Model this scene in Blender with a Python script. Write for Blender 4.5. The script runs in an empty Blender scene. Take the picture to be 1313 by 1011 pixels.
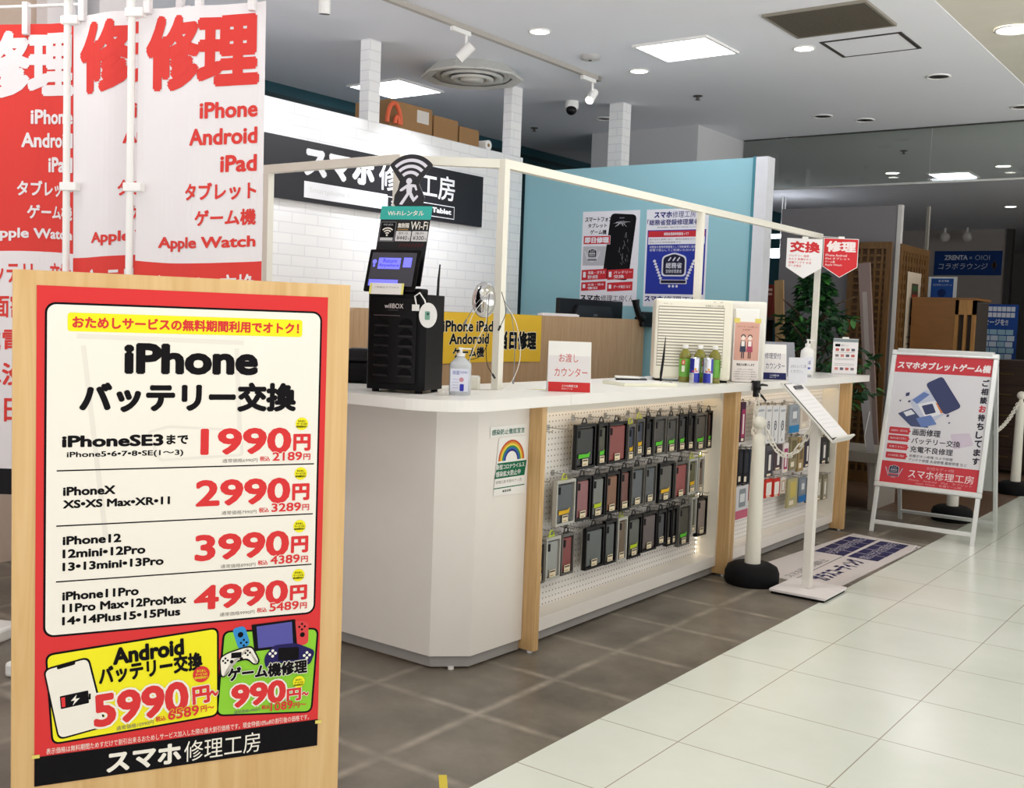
import bpy, bmesh, math, random
from mathutils import Vector, Matrix
SC = bpy.context.scene
COL = SC.collection
PI = math.pi
rnd = random.Random(7)

# ------------------------------------------------------------------ camera, world, lights, exposure
F_PX = 1368.96
YAW, PITCH, ROLL = 0.6342, 0.0709, 0.0368
cam_d = bpy.data.cameras.new('camera'); cam = bpy.data.objects.new('camera', cam_d); COL.objects.link(cam)
cam_d.sensor_fit = 'HORIZONTAL'; cam_d.sensor_width = 36.0; cam_d.lens = F_PX / 1313 * 36.0; cam_d.clip_start = 0.05
_f = Vector((-math.sin(YAW) * math.cos(PITCH), math.cos(YAW) * math.cos(PITCH), -math.sin(PITCH)))
_r = Vector((math.cos(YAW), math.sin(YAW), 0)); _u = _r.cross(_f)
_r2 = _r * math.cos(ROLL) + _u * math.sin(ROLL); _u2 = _u * math.cos(ROLL) - _r * math.sin(ROLL)
m3 = Matrix((_r2, _u2, -_f)).transposed()
cam.matrix_world = Matrix.Translation((0, 0, 1.351)) @ m3.to_4x4()
SC.camera = cam

w = bpy.data.worlds.new('world'); SC.world = w; w.use_nodes = True
# open mall stand-in: world made brighter below eye level to light the ceiling
_t = w.node_tree; _bg = _t.nodes['Background']
_tc = _t.nodes.new('ShaderNodeTexCoord'); _sp = _t.nodes.new('ShaderNodeSeparateXYZ'); _rp = _t.nodes.new('ShaderNodeValToRGB'); _mr = _t.nodes.new('ShaderNodeMapRange')
_t.links.new(_tc.outputs['Generated'], _sp.inputs[0]); _mr.inputs['From Min'].default_value = -1; _mr.inputs['From Max'].default_value = 1
_t.links.new(_sp.outputs[2], _mr.inputs['Value']); _t.links.new(_mr.outputs[0], _rp.inputs[0]); _t.links.new(_rp.outputs[0], _bg.inputs[0])
_rp.color_ramp.elements[0].position = 0.46; _rp.color_ramp.elements[0].color = (1.0, 0.99, 0.97, 1)
_rp.color_ramp.elements[1].position = 0.53; _rp.color_ramp.elements[1].color = (0.28, 0.27, 0.26, 1)
_bg.inputs[1].default_value = 2.6
SC.view_settings.view_transform = 'Standard'; SC.view_settings.look = 'None'
SC.view_settings.exposure = -0.02; SC.view_settings.gamma = 1.0; SC.view_settings.use_curve_mapping = False

def area(name, loc, size, power, col=(1, 0.97, 0.92), rot=(0, 0, 0), sy=None):
    d = bpy.data.lights.new(name, 'AREA'); d.energy = power; d.color = col
    d.shape = 'RECTANGLE'; d.size = size; d.size_y = sy or size
    o = bpy.data.objects.new(name, d); COL.objects.link(o); o.location = loc; o.rotation_euler = rot
    return o
def spot(name, loc, target, power, angle=60, col=(1, 0.97, 0.93), blend=1.0):
    d = bpy.data.lights.new(name, 'SPOT'); d.energy = power; d.spot_size = math.radians(angle); d.color = col
    d.spot_blend = blend; d.shadow_soft_size = 0.04
    o = bpy.data.objects.new(name, d); COL.objects.link(o); o.location = loc
    o.rotation_euler = (Vector(target) - Vector(loc)).to_track_quat('-Z', 'Y').to_euler()
    return o
# out-of-view area lights added at ceiling height, standing for the mall's lamps
for lx, ly, pw in ((0.6, -0.8, 5), (-0.4, 1.6, 9), (1.2, 3.6, 14), (0.6, 6.4, 20), (-1.6, 0.2, 3), (-2.4, 4.4, 20), (-3.6, 1.6, 9)):
    area('added_ceiling_lamp', (lx, ly, 3.19), 0.6, pw)

# ------------------------------------------------------------------ materials
def lin(c): return tuple(((x / 12.92) if x <= 0.04045 else ((x + 0.055) / 1.055) ** 2.4) for x in c)
def hx(h): h = h.lstrip('#'); return lin(tuple(int(h[i:i + 2], 16) / 255 for i in (0, 2, 4)))
_M = {}
def N(t, typ, **kw):
    n = t.nodes.new(typ)
    for k, v in kw.items(): setattr(n, k, v)
    return n
def base(name):
    m = bpy.data.materials.new(name); m.use_nodes = True
    return m, m.node_tree, m.node_tree.nodes['Principled BSDF']
def M(name, col, rough=0.5, metal=0.0, spec=0.5, var=0.06, scale=14.0, bump=0.0, emit=0.0, trans=0.0, alpha=1.0, coat=0.0, stretch=None):
    """plain surface with slight procedural variation"""
    if name in _M: return _M[name]
    m, t, b = base(name)
    c = hx(col) if isinstance(col, str) else col
    tc = N(t, 'ShaderNodeTexCoord'); nz = N(t, 'ShaderNodeTexNoise'); nz.inputs['Scale'].default_value = scale; nz.inputs['Detail'].default_value = 3
    src = tc.outputs['Object']
    if stretch:
        mp = N(t, 'ShaderNodeMapping'); mp.inputs['Scale'].default_value = stretch; t.links.new(src, mp.inputs['Vector']); src = mp.outputs['Vector']
    t.links.new(src, nz.inputs['Vector'])
    mx = N(t, 'ShaderNodeMix', data_type='RGBA'); t.links.new(nz.outputs['Fac'], mx.inputs['Factor'])
    mx.inputs['A'].default_value = tuple(x * (1 - var) for x in c) + (1,); mx.inputs['B'].default_value = tuple(min(1, x * (1 + var)) for x in c) + (1,)
    t.links.new(mx.outputs['Result'], b.inputs['Base Color'])
    b.inputs['Roughness'].default_value = rough; b.inputs['Metallic'].default_value = metal; b.inputs['Specular IOR Level'].default_value = spec
    if emit: b.inputs['Emission Color'].default_value = c + (1,); b.inputs['Emission Strength'].default_value = emit
    if trans: b.inputs['Transmission Weight'].default_value = trans
    if coat: b.inputs['Coat Weight'].default_value = coat
    if alpha < 1: b.inputs['Alpha'].default_value = alpha
    if bump:
        bp = N(t, 'ShaderNodeBump'); bp.inputs['Strength'].default_value = bump; bp.inputs['Distance'].default_value = 0.01
        t.links.new(nz.outputs['Fac'], bp.inputs['Height']); t.links.new(bp.outputs['Normal'], b.inputs['Normal'])
    _M[name] = m
    return m
def P(col, rough=0.45, coat=0.0):  # printing ink / film of one colour
    return M('print_' + col.strip('#') + ('_gloss' if coat else ''), col, rough=max(rough, .5), var=0.015, scale=6, coat=coat, spec=.1)
def E(name, col, strength):  # something that gives off light
    if name in _M: return _M[name]
    m, t, b = base(name); c = hx(col)
    b.inputs['Base Color'].default_value = c + (1,); b.inputs['Emission Color'].default_value = c + (1,); b.inputs['Emission Strength'].default_value = strength
    _M[name] = m
    return m
def math_(t, op, a, b=None, c=None):
    n = N(t, 'ShaderNodeMath', operation=op)
    for i, v in enumerate((a, b, c)):
        if v is None: continue
        if isinstance(v, (int, float)): n.inputs[i].default_value = v
        else: t.links.new(v, n.inputs[i])
    return n.outputs[0]
def wood(name, c1, c2, grain=(22, 22, 1.2), rough=0.42, dist=1.5):
    if name in _M: return _M[name]
    m, t, b = base(name)
    tc = N(t, 'ShaderNodeTexCoord'); mp = N(t, 'ShaderNodeMapping'); mp.inputs['Scale'].default_value = grain
    t.links.new(tc.outputs['Object'], mp.inputs['Vector'])
    n1 = N(t, 'ShaderNodeTexNoise'); n1.inputs['Scale'].default_value = 1.6; n1.inputs['Detail'].default_value = 6; n1.inputs['Distortion'].default_value = dist
    t.links.new(mp.outputs['Vector'], n1.inputs['Vector'])
    r = N(t, 'ShaderNodeValToRGB'); r.color_ramp.elements[0].position = 0.3; r.color_ramp.elements[1].position = 0.7
    r.color_ramp.elements[0].color = hx(c1) + (1,); r.color_ramp.elements[1].color = hx(c2) + (1,)
    t.links.new(n1.outputs['Fac'], r.inputs['Fac']); t.links.new(r.outputs['Color'], b.inputs['Base Color'])
    b.inputs['Roughness'].default_value = rough
    _M[name] = m
    return m
def brick_white():
    m, t, b = base('white_brick_wallpaper')
    g = N(t, 'ShaderNodeNewGeometry'); sp = N(t, 'ShaderNodeSeparateXYZ'); t.links.new(g.outputs['Position'], sp.inputs[0])
    cb = N(t, 'ShaderNodeCombineXYZ'); t.links.new(math_(t, 'ADD', sp.outputs[1], sp.outputs[0]), cb.inputs[0]); t.links.new(sp.outputs[2], cb.inputs[1])
    br = N(t, 'ShaderNodeTexBrick'); t.links.new(cb.outputs[0], br.inputs['Vector'])
    br.inputs['Color1'].default_value = hx('#fafafa') + (1,); br.inputs['Color2'].default_value = hx('#f5f5f6') + (1,); br.inputs['Mortar'].default_value = hx('#e6e6ea') + (1,)
    br.inputs['Scale'].default_value = 1; br.inputs['Brick Width'].default_value = 0.22; br.inputs['Row Height'].default_value = 0.068; br.inputs['Mortar Size'].default_value = 0.004; br.inputs['Mortar Smooth'].default_value = 0.4
    t.links.new(br.outputs['Color'], b.inputs['Base Color']); b.inputs['Roughness'].default_value = 0.6
    bp = N(t, 'ShaderNodeBump'); bp.invert = True; bp.inputs['Strength'].default_value = 0.12; bp.inputs['Distance'].default_value = 0.003
    t.links.new(br.outputs['Fac'], bp.inputs['Height']); t.links.new(bp.outputs['Normal'], b.inputs['Normal'])
    return m
def grid_floor(name, c_a, c_b, c_joint, x0, dx, y0, dy, half, rough, nscale, soft=0.0, ramp=(0.3, 0.7), spec=0.5):
    m, t, b = base(name)
    g = N(t, 'ShaderNodeNewGeometry'); sp = N(t, 'ShaderNodeSeparateXYZ'); t.links.new(g.outputs['Position'], sp.inputs[0])
    def dist(o, a, d):
        fr = math_(t, 'FRACT', math_(t, 'DIVIDE', math_(t, 'SUBTRACT', o, a), d))
        return math_(t, 'MULTIPLY', math_(t, 'MINIMUM', fr, math_(t, 'SUBTRACT', 1.0, fr)), d)
    dd = math_(t, 'MINIMUM', dist(sp.outputs[0], x0, dx), dist(sp.outputs[1], y0, dy))
    n1 = N(t, 'ShaderNodeTexNoise'); n1.inputs['Scale'].default_value = nscale; n1.inputs['Detail'].default_value = 7; n1.inputs['Roughness'].default_value = 0.62
    t.links.new(g.outputs['Position'], n1.inputs['Vector'])
    r = N(t, 'ShaderNodeValToRGB'); r.color_ramp.elements[0].position = ramp[0]; r.color_ramp.elements[1].position = ramp[1]
    r.color_ramp.elements[0].color = hx(c_a) + (1,); r.color_ramp.elements[1].color = hx(c_b) + (1,); t.links.new(n1.outputs['Fac'], r.inputs['Fac'])
    mr = N(t, 'ShaderNodeMapRange'); mr.inputs['From Min'].default_value = half; mr.inputs['From Max'].default_value = half + max(soft, 0.0008)
    mr.inputs['To Min'].default_value = 1; mr.inputs['To Max'].default_value = 0; t.links.new(dd, mr.inputs['Value'])
    fac = mr.outputs[0]
    if soft:
        n2 = N(t, 'ShaderNodeTexNoise'); n2.inputs['Scale'].default_value = 9; t.links.new(g.outputs['Position'], n2.inputs['Vector'])
        fac = math_(t, 'MULTIPLY', fac, math_(t, 'SUBTRACT', math_(t, 'MULTIPLY', n2.outputs['Fac'], 2.2), .5))
    mx = N(t, 'ShaderNodeMix', data_type='RGBA'); t.links.new(fac, mx.inputs['Factor']); t.links.new(r.outputs['Color'], mx.inputs['A']); mx.inputs['B'].default_value = hx(c_joint) + (1,)
    t.links.new(mx.outputs['Result'], b.inputs['Base Color']); b.inputs['Roughness'].default_value = rough; b.inputs['Specular IOR Level'].default_value = spec
    return m
def pegboard_mat():
    m, t, b = base('perforated_white_board')
    g = N(t, 'ShaderNodeNewGeometry'); sp = N(t, 'ShaderNodeSeparateXYZ'); t.links.new(g.outputs['Position'], sp.inputs[0])
    def cen(o): return math_(t, 'MULTIPLY', math_(t, 'SUBTRACT', math_(t, 'FRACT', math_(t, 'DIVIDE', o, 0.025)), 0.5), 0.025)
    a, c = cen(sp.outputs[1]), cen(sp.outputs[2])
    d = math_(t, 'SQRT', math_(t, 'ADD', math_(t, 'MULTIPLY', a, a), math_(t, 'MULTIPLY', c, c)))
    mr = N(t, 'ShaderNodeMapRange'); mr.inputs['From Min'].default_value = 0.0031; mr.inputs['From Max'].default_value = 0.0039; t.links.new(d, mr.inputs['Value'])
    mx = N(t, 'ShaderNodeMix', data_type='RGBA'); t.links.new(mr.outputs[0], mx.inputs['Factor']); mx.inputs['A'].default_value = hx('#6d6258') + (1,); mx.inputs['B'].default_value = hx('#ece9e6') + (1,)
    t.links.new(mx.outputs['Result'], b.inputs['Base Color']); b.inputs['Roughness'].default_value = 0.5
    return m
def glass_mat(name, tint=(0.92, 0.96, 0.95), refl=0.06):
    m = bpy.data.materials.new(name); m.use_nodes = True; t = m.node_tree; t.nodes.remove(t.nodes['Principled BSDF']); out = t.nodes['Material Output']
    tr = N(t, 'ShaderNodeBsdfTransparent'); tr.inputs[0].default_value = tint + (1,)
    gl = N(t, 'ShaderNodeBsdfGlossy'); gl.inputs['Roughness'].default_value = 0.02
    fr = N(t, 'ShaderNodeLayerWeight'); fr.inputs[0].default_value = 0.25
    mx = N(t, 'ShaderNodeMixShader'); t.links.new(math_(t, 'ADD', math_(t, 'MULTIPLY', fr.outputs['Fresnel'], 0.5), refl), mx.inputs[0])
    t.links.new(tr.outputs[0], mx.inputs[1]); t.links.new(gl.outputs[0], mx.inputs[2]); t.links.new(mx.outputs[0], out.inputs[0])
    return m

WHITE = M('white_laminate', '#ece7e2', rough=0.42, var=0.02)
WTOP = M('white_worktop', '#f4f2ee', rough=0.32, var=0.015)
CREAM = M('cream_white_laminate', '#e9e3d8', rough=0.45, var=0.02)
PLINTH = M('grey_plinth', '#9f9c9a', rough=0.5)
OAK = wood('light_oak', '#c39b66', '#d8b482', (30, 30, 1.6))
OAKB = wood('pale_oak_veneer', '#b4906b', '#c7a580', (26, 26, 1.3))
BOARD = wood('maple_board', '#cfa66c', '#ddba84', (16, 16, 0.9), dist=2.2)
PVC = M('white_plastic_pipe', '#eeebe0', rough=0.4, var=0.02)
WPL = M('white_plastic', '#f1f0ee', rough=0.35, var=0.02)
BLK = M('black_plastic', '#0e0e12', rough=0.35, var=0.1, spec=.3)
BLKM = M('matt_black_rubber', '#101013', rough=0.75, var=0.15, bump=0.1, spec=.2)
ALU = M('brushed_aluminium', '#dfe2e3', rough=0.35, metal=0.4, stretch=(1, 1, 40), var=0.06)
CHROME = M('chrome', '#d8d8d8', rough=0.06, metal=1.0, var=0.02)
STEEL = M('wire_steel', '#a9a8a4', rough=0.3, metal=0.9)
CARD = M('brown_cardboard', '#9c774e', rough=0.8, var=0.08)
CHAIN = M('white_chain_plastic', '#eeeae0', rough=0.4, var=0.03)

# ------------------------------------------------------------------ mesh building
class B:
    def __init__(s): s.v = []; s.f = []; s.mi = []; s.sm = []; s.mats = []
    def midx(s, mat):
        if mat not in s.mats: s.mats.append(mat)
        return s.mats.index(mat)
    def add(s, vs, fs, mat, smooth=False, mtx=None):
        o = len(s.v); k = s.midx(mat)
        for p in vs: s.v.append(tuple(mtx @ Vector(p)) if mtx is not None else tuple(p))
        for f in fs: s.f.append([i + o for i in f]); s.mi.append(k); s.sm.append(smooth)
        return s
    def box(s, x0, y0, z0, x1, y1, z1, mat, bev=0.0, mtx=None, seg=2):
        if bev <= 0:
            vs = [(x, y, z) for z in (z0, z1) for y in (y0, y1) for x in (x0, x1)]
            return s.add(vs, [(0, 2, 3, 1), (4, 5, 7, 6), (0, 1, 5, 4), (1, 3, 7, 5), (3, 2, 6, 7), (2, 0, 4, 6)], mat, False, mtx)
        bm = bmesh.new(); bmesh.ops.create_cube(bm, size=1)
        for q in bm.verts: q.co = Vector(((x0 + x1) / 2 + q.co.x * (x1 - x0), (y0 + y1) / 2 + q.co.y * (y1 - y0), (z0 + z1) / 2 + q.co.z * (z1 - z0)))
        bmesh.ops.bevel(bm, geom=bm.edges[:] , offset=bev, segments=seg, profile=0.5, affect='EDGES')
        bm.verts.index_update(); s.add([q.co[:] for q in bm.verts], [[q.index for q in f.verts] for f in bm.faces], mat, False, mtx); bm.free()
        return s
    def prism(s, poly, z0, z1, mat, mtx=None, smooth=False):
        n = len(poly); vs = [(x, y, z0) for x, y in poly] + [(x, y, z1) for x, y in poly]
        fs = [list(range(n))[::-1], list(range(n, 2 * n))] + [(i, (i + 1) % n, n + (i + 1) % n, n + i) for i in range(n)]
        return s.add(vs, fs, mat, smooth, mtx)
    def lathe(s, prof, mat, c=(0, 0, 0), n=20, mtx=None, smooth=True, caps=True, sx=1, sy=1):
        vs = []; fs = []
        for r, z in prof:
            for i in range(n):
                a = 2 * PI * i / n; vs.append((c[0] + r * sx * math.cos(a), c[1] + r * sy * math.sin(a), c[2] + z))
        for j in range(len(prof) - 1):
            for i in range(n):
                a, b2 = j * n + i, j * n + (i + 1) % n; fs.append((a, b2, b2 + n, a + n))
        s.add(vs, fs, mat, smooth, mtx)
        if caps:
            s.add(vs[:n], [list(range(n))[::-1]], mat, False, mtx); s.add(vs[-n:], [list(range(n))], mat, False, mtx)
        return s
    def cyl(s, p0, p1, r0, mat, r1=None, n=16, caps=True):
        r1 = r0 if r1 is None else r1
        p0, p1 = Vector(p0), Vector(p1); d = p1 - p0; q = d.to_track_quat('Z', 'Y').to_matrix().to_4x4()
        return s.lathe([(r0, 0), (r1, d.length)], mat, n=n, mtx=Matrix.Translation(p0) @ q, caps=caps)
    def tube(s, path, r, mat, n=8, closed=False):
        path = [Vector(p) for p in path]; L = len(path); vs = []; fs = []; up = None
        for i, p in enumerate(path):
            a = path[(i - 1) % L] if (closed or i > 0) else p; b2 = path[(i + 1) % L] if (closed or i < L - 1) else p
            t = (b2 - a).normalized()
            if up is None: up = Vector((0, 0, 1)) if abs(t.z) < 0.9 else Vector((1, 0, 0))
            x = t.cross(up).normalized(); up = x.cross(t).normalized()
            rr = r[i] if isinstance(r, (list, tuple)) else r
            for k in range(n):
                g = 2 * PI * k / n; vs.append(p + x * (rr * math.cos(g)) + up * (rr * math.sin(g)))
        for i in range(L if closed else L - 1):
            for k in range(n):
                a, b2 = i * n + k, i * n + (k + 1) % n; c, d = ((i + 1) % L) * n + k, ((i + 1) % L) * n + (k + 1) % n
                fs.append((a, b2, d, c))
        s.add(vs, fs, mat, True)
        if not closed: s.add(vs[:n], [list(range(n))[::-1]], mat); s.add(vs[-n:], [list(range(n))], mat)
        return s
    def sphere(s, c, r, mat, n=16, sz=1.0):
        prof = [(max(1e-4, r * math.sin(PI * i / 10)), -r * sz * math.cos(PI * i / 10)) for i in range(11)]
        return s.lathe(prof, mat, c=c, n=n, caps=False)
    def bar(s, p0, p1, wx, wy, mat):
        """square bar between two points"""
        p0, p1 = Vector(p0), Vector(p1); d = p1 - p0; q = d.to_track_quat('Z', 'Y').to_matrix().to_4x4()
        return s.box(-wx / 2, -wy / 2, 0, wx / 2, wy / 2, d.length, mat, mtx=Matrix.Translation(p0) @ q)
    def make(s, name, parent=None, loc=(0, 0, 0), rot=(0, 0, 0), warp=None):
        me = bpy.data.meshes.new(name); me.from_pydata(s.v, [], s.f)
        for m in s.mats: me.materials.append(m)
        me.polygons.foreach_set('material_index', s.mi); me.polygons.foreach_set('use_smooth', s.sm)
        if warp:
            step, fn = warp; bm = bmesh.new(); bm.from_mesh(me)
            for ax, st in ((0, step), (2, step * 3)):
                lo = min(q.co[ax] for q in bm.verts); hi = max(q.co[ax] for q in bm.verts); x = lo + st
                while x < hi:
                    no = [0, 0, 0]; no[ax] = 1; co = [0, 0, 0]; co[ax] = x
                    bmesh.ops.bisect_plane(bm, geom=bm.verts[:] + bm.edges[:] + bm.faces[:], dist=1e-6, plane_co=co, plane_no=no); x += st
            for q in bm.verts: q.co = fn(q.co)
            bm.to_mesh(me); bm.free()
        me.update()
        o = bpy.data.objects.new(name, me); COL.objects.link(o); o.location = loc; o.rotation_euler = rot
        if parent: o.parent = parent
        return o

_G = {}
def glyphs(txt, bold, sp):
    k = (txt, bold, sp)
    if k not in _G:
        c = bpy.data.curves.new('lettering', 'FONT'); c.body = txt; c.size = 1; c.offset = bold; c.resolution_u = 3; c.space_character = sp
        o = bpy.data.objects.new('lettering', c); COL.objects.link(o)
        dg = bpy.context.evaluated_depsgraph_get(); me = bpy.data.meshes.new_from_object(o.evaluated_get(dg))
        vs = [(q.co.x, q.co.y) for q in me.vertices]; fs = [list(q.vertices) for q in me.polygons]
        bpy.data.objects.remove(o); bpy.data.curves.remove(c); bpy.data.meshes.remove(me)
        xs = [q[0] for q in vs] or [0]; ys = [q[1] for q in vs] or [0]
        _G[k] = (vs, fs, min(xs), max(xs), min(ys), max(ys))
    return _G[k]
class Pr(B):
    """flat printed thing: local x right, z up, facing -y; units mm, layer = height over the sheet"""
    EPS = 0.0003
    def q(s, pts, mat, lay): 
        return s.add([(x / 1000, -lay * s.EPS, y / 1000) for x, y in pts], [list(range(len(pts)))], mat)
    def rect(s, x0, y0, x1, y1, mat, lay=1): return s.q([(x0, y0), (x1, y0), (x1, y1), (x0, y1)], mat, lay)
    def rr(s, x0, y0, x1, y1, r, mat, lay=1, n=6):
        pts = []
        for cx, cy, a0 in ((x1 - r, y1 - r, 0), (x0 + r, y1 - r, 90), (x0 + r, y0 + r, 180), (x1 - r, y0 + r, 270)):
            for i in range(n + 1): a = math.radians(a0 + 90 * i / n); pts.append((cx + r * math.cos(a), cy + r * math.sin(a)))
        return s.q(pts, mat, lay)
    def rq(s, quad, r, mat, lay=1, n=5):
        """rounded quadrilateral"""
        pts = []; L = len(quad)
        for i in range(L):
            p, a, b = Vector(quad[i]), Vector(quad[i - 1]), Vector(quad[(i + 1) % L])
            u = p + (a - p).normalized() * r; v = p + (b - p).normalized() * r
            for k in range(n + 1): t = k / n; pts.append(tuple(u * (1 - t) ** 2 + p * 2 * t * (1 - t) + v * t * t))
        return s.q(pts, mat, lay)
    def circ(s, cx, cy, r, mat, lay=1, n=20, sy=1.0): return s.q([(cx + r * math.cos(2 * PI * i / n), cy + r * sy * math.sin(2 * PI * i / n)) for i in range(n)], mat, lay)
    def ring(s, cx, cy, r0, r1, a0, a1, mat, lay=1, n=20, sy=1.0):
        pts0 = [(cx + r0 * math.cos(math.radians(a0 + (a1 - a0) * i / n)), cy + r0 * sy * math.sin(math.radians(a0 + (a1 - a0) * i / n))) for i in range(n + 1)]
        pts1 = [(cx + r1 * math.cos(math.radians(a0 + (a1 - a0) * i / n)), cy + r1 * sy * math.sin(math.radians(a0 + (a1 - a0) * i / n))) for i in range(n + 1)]
        for i in range(n): s.q([pts0[i], pts1[i], pts1[i + 1], pts0[i + 1]], mat, lay)
        return s
    def line(s, x0, y0, x1, y1, wd, mat, lay=1):
        d = Vector((x1 - x0, y1 - y0)).normalized(); n = Vector((-d.y, d.x)) * wd / 2
        return s.q([(x0 - n.x, y0 - n.y), (x1 - n.x, y1 - n.y), (x1 + n.x, y1 + n.y), (x0 + n.x, y0 + n.y)], mat, lay)
    def txt(s, t, x0, y0, x1, y1, mat, lay=2, bold=0.02, sp=1.0, rot=0.0, edge=None, ew=0.05, shear=0.0):
        """lettering fitted to a box; edge = outline colour under it"""
        bold = max(bold, 0); vs, fs, a, b, c, d = glyphs(t, 0, sp)
        sx, sy = (x1 - x0) / max(b - a + 2 * bold, 1e-6), (y1 - y0) / max(d - c + 2 * bold, 1e-6)
        cx, cy = (x0 + x1) / 2, (y0 + y1) / 2; cr, sr = math.cos(math.radians(rot)), math.sin(math.radians(rot))
        def put(vs, fs, mat, lay):
            out = []
            for x, y in vs:
                X = (x - (a + b) / 2) * sx; Y = (y - (c + d) / 2) * sy; X += Y * shear
                out.append(((cx + X * cr - Y * sr) / 1000, -lay * s.EPS, (cy + X * sr + Y * cr) / 1000))
            s.add(out, fs, mat)
        def fat(rad, mat, lay):
            if rad <= 0.004: put(vs, fs, mat, lay); return
            k = 8 if rad > .03 else 4
            for i in range(k):
                a2 = 2 * PI * (i + .5) / k; put([(x + rad * math.cos(a2) * .98, y + rad * math.sin(a2)) for x, y in vs], fs, mat, lay + i * .1)
            if rad > .05: put(vs, fs, mat, lay + .8)
        a -= bold; b += bold; c -= bold; d += bold
        if edge is not None: fat(bold + ew, edge, lay - 0.93)
        fat(bold, mat, lay); return s
    def sheet(s, x0, y0, x1, y1, mat, t=1.0):
        return s.box(x0 / 1000, 0, y0 / 1000, x1 / 1000, t / 1000, y1 / 1000, mat)

def setp(o, label=None, cat=None, group=None, kind=None):
    if label: o['label'] = label
    if cat: o['category'] = cat
    if group: o['group'] = group
    if kind: o['kind'] = kind
    return o
def thing(name, label, cat, loc=(0, 0, 0), yaw=0.0, group=None, tilt=0.0):
    o = bpy.data.objects.new(name, None); COL.objects.link(o); o.empty_display_size = 0.1
    o.location = loc; o.rotation_euler = (math.radians(tilt), 0, math.radians(yaw))
    return setp(o, label, cat, group)
def struct(name, b, **kw):
    return setp(b.make(name, **kw), kind='structure')

# ------------------------------------------------------------------ the setting
H = 3.2
AISLE = -1.832
tile = grid_floor('pale_stone_tile', '#dbe1d7', '#ebeee8', '#a39a8e', -1.534, 0.5, 2.5877, 0.47592, 0.0016, 0.22, 1.6, ramp=(0.25, 0.75))
slate = grid_floor('brown_grey_slate_tile', '#57514a', '#867e73', '#9d9488', -2.172, 0.4705, 2.818, 0.469, 0.003, 0.36, 2.6, soft=0.024, ramp=(0.3, 0.72))
struct('floor', B().box(AISLE, -2.2, -0.05, 2.6, 26.1, 0, tile))
struct('floor_shop', B().box(-9, -2.2, -0.05, AISLE - 0.0015, 8.15, -0.0005, slate))
struct('floor_back', B().box(-9, 8.15, -0.05, AISLE - 0.0015, 26.1, -0.0005, wood('brown_wood_floor', '#5a4334', '#755a46', (3, 30, 3))))
CEIL = M('ceiling_paint', '#eff1f8', rough=0.8, var=0.015, scale=3)
CEIL2 = M('aisle_ceiling_paint', '#d9d5c8', rough=0.8, var=0.05, scale=6)
struct('ceiling', B().box(-9, -2.2, H, -1.78, 26.1, H + 0.06, CEIL))
struct('ceiling_aisle', B().box(-1.78, -2.2, H + 0.004, 2.6, 26.1, H + 0.06, CEIL2))
BRICK = brick_white()
TEAL = M('teal_wall_paint', '#8fc0cd', rough=0.55, var=0.015, scale=3)
TEALD = M('dark_teal_paint', '#1b4c58', rough=0.6, var=0.03)
GREYW = M('grey_wall_paint', '#c9c9cc', rough=0.7, var=0.02, scale=3)
struct('wall_brick', B().box(-5.7, 3.56, 0, -5.2, 7.10, 2.655, BRICK))
struct('wall_left', B().box(-5.75, 0.5, 0, -5.3, 3.0, H, M('beige_wall', '#cbb7a8', rough=0.7)))
for i, (y0, y1) in enumerate(((3.0, 3.13), (3.29, 3.56))):
    struct('trim_%d' % (i + 1), B().box(-5.4, y0, 0, -5.2, y1, H, M('white_pillar_paint', '#ebe6e8', rough=0.6)))
struct('wall_teal_niche', B().box(-5.7, 3.13, 0, -5.5, 3.29, H, M('bright_teal_panel', '#2f9cb2', rough=0.5)))
struct('wall_back', B().box(-5.19, 7.13, 0, -3.20, 7.21, 2.545, TEAL))
struct('trim_3', B().box(-3.20, 7.115, 0, -3.175, 7.225, 2.55, M('teal_edge', '#3f8392', rough=0.5)).box(-3.175, 7.11, 0, -3.085, 7.23, 2.545, M('white_end_post', '#d9dbe2', rough=0.5)))
struct('wall_far_left', B().box(-7.0, 4.0, 0, -6.89, 26, H, TEALD))
struct('trim_4', B().box(-6.895, 4.0, 3.08, -6.87, 12, 3.11, M('dark_groove', '#1d3338', rough=0.7)))
struct('wall_grey_block', B().box(-5.79, 9.05, 0, -4.63, 10.05, H, GREYW))
struct('light_block_wall', B().box(2.6, 13.0, 0, 2.7, 26, H, M('light_block_dark', '#4b4642', rough=.7)))  # unseen wall added to keep the world's light out of the back area
struct('wall_end', B().box(-9, 26.0, 0, 2.6, 26.1, H, M('dim_far_wall', '#8b8681', rough=0.8)))
for (x0, y0, x1, y1, z0, nm) in ((-5.285, 5.305, -5.2, 5.415, 2.655, 'pillar_brick'), (-5.27, 6.91, -5.19, 7.05, 2.655, 'pillar_corner'), (-4.87, 7.87, -4.735, 8.0, 0, 'pillar_behind_teal')):
    struct(nm, B().box(x0, y0, z0, x1, y1, H, BRICK))

# hanging smoke curtain of glass under the ceiling
gt = thing('glass_smoke_screen', 'clear glass smoke screen hanging from the ceiling at the back right', 'glass screen', (-3.0, 10.0, 2.70))
GL = glass_mat('smoke_screen_glass', (0.80, 0.83, 0.80), 0.05)
for i, (x0, x1) in enumerate(((-4.60, -2.80), (-2.79, -1.0), (-0.99, 1.0))):
    B().box(x0 + 3.0, -0.004, 0.012, x1 + 3.0, 0.004, 0.5, GL).make('glass_panel', gt)
B().box(-1.6, -0.012, -0.006, 4.0, 0.012, 0.012, M('screen_edge_trim', '#b9bab6', rough=0.3, metal=0.5)).make('bottom_rail', gt)
B().box(-1.6, -0.015, 0.488, 4.0, 0.015, 0.498, M('screen_top_trim', '#3b3a38', rough=0.4)).make('top_channel', gt)

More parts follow.
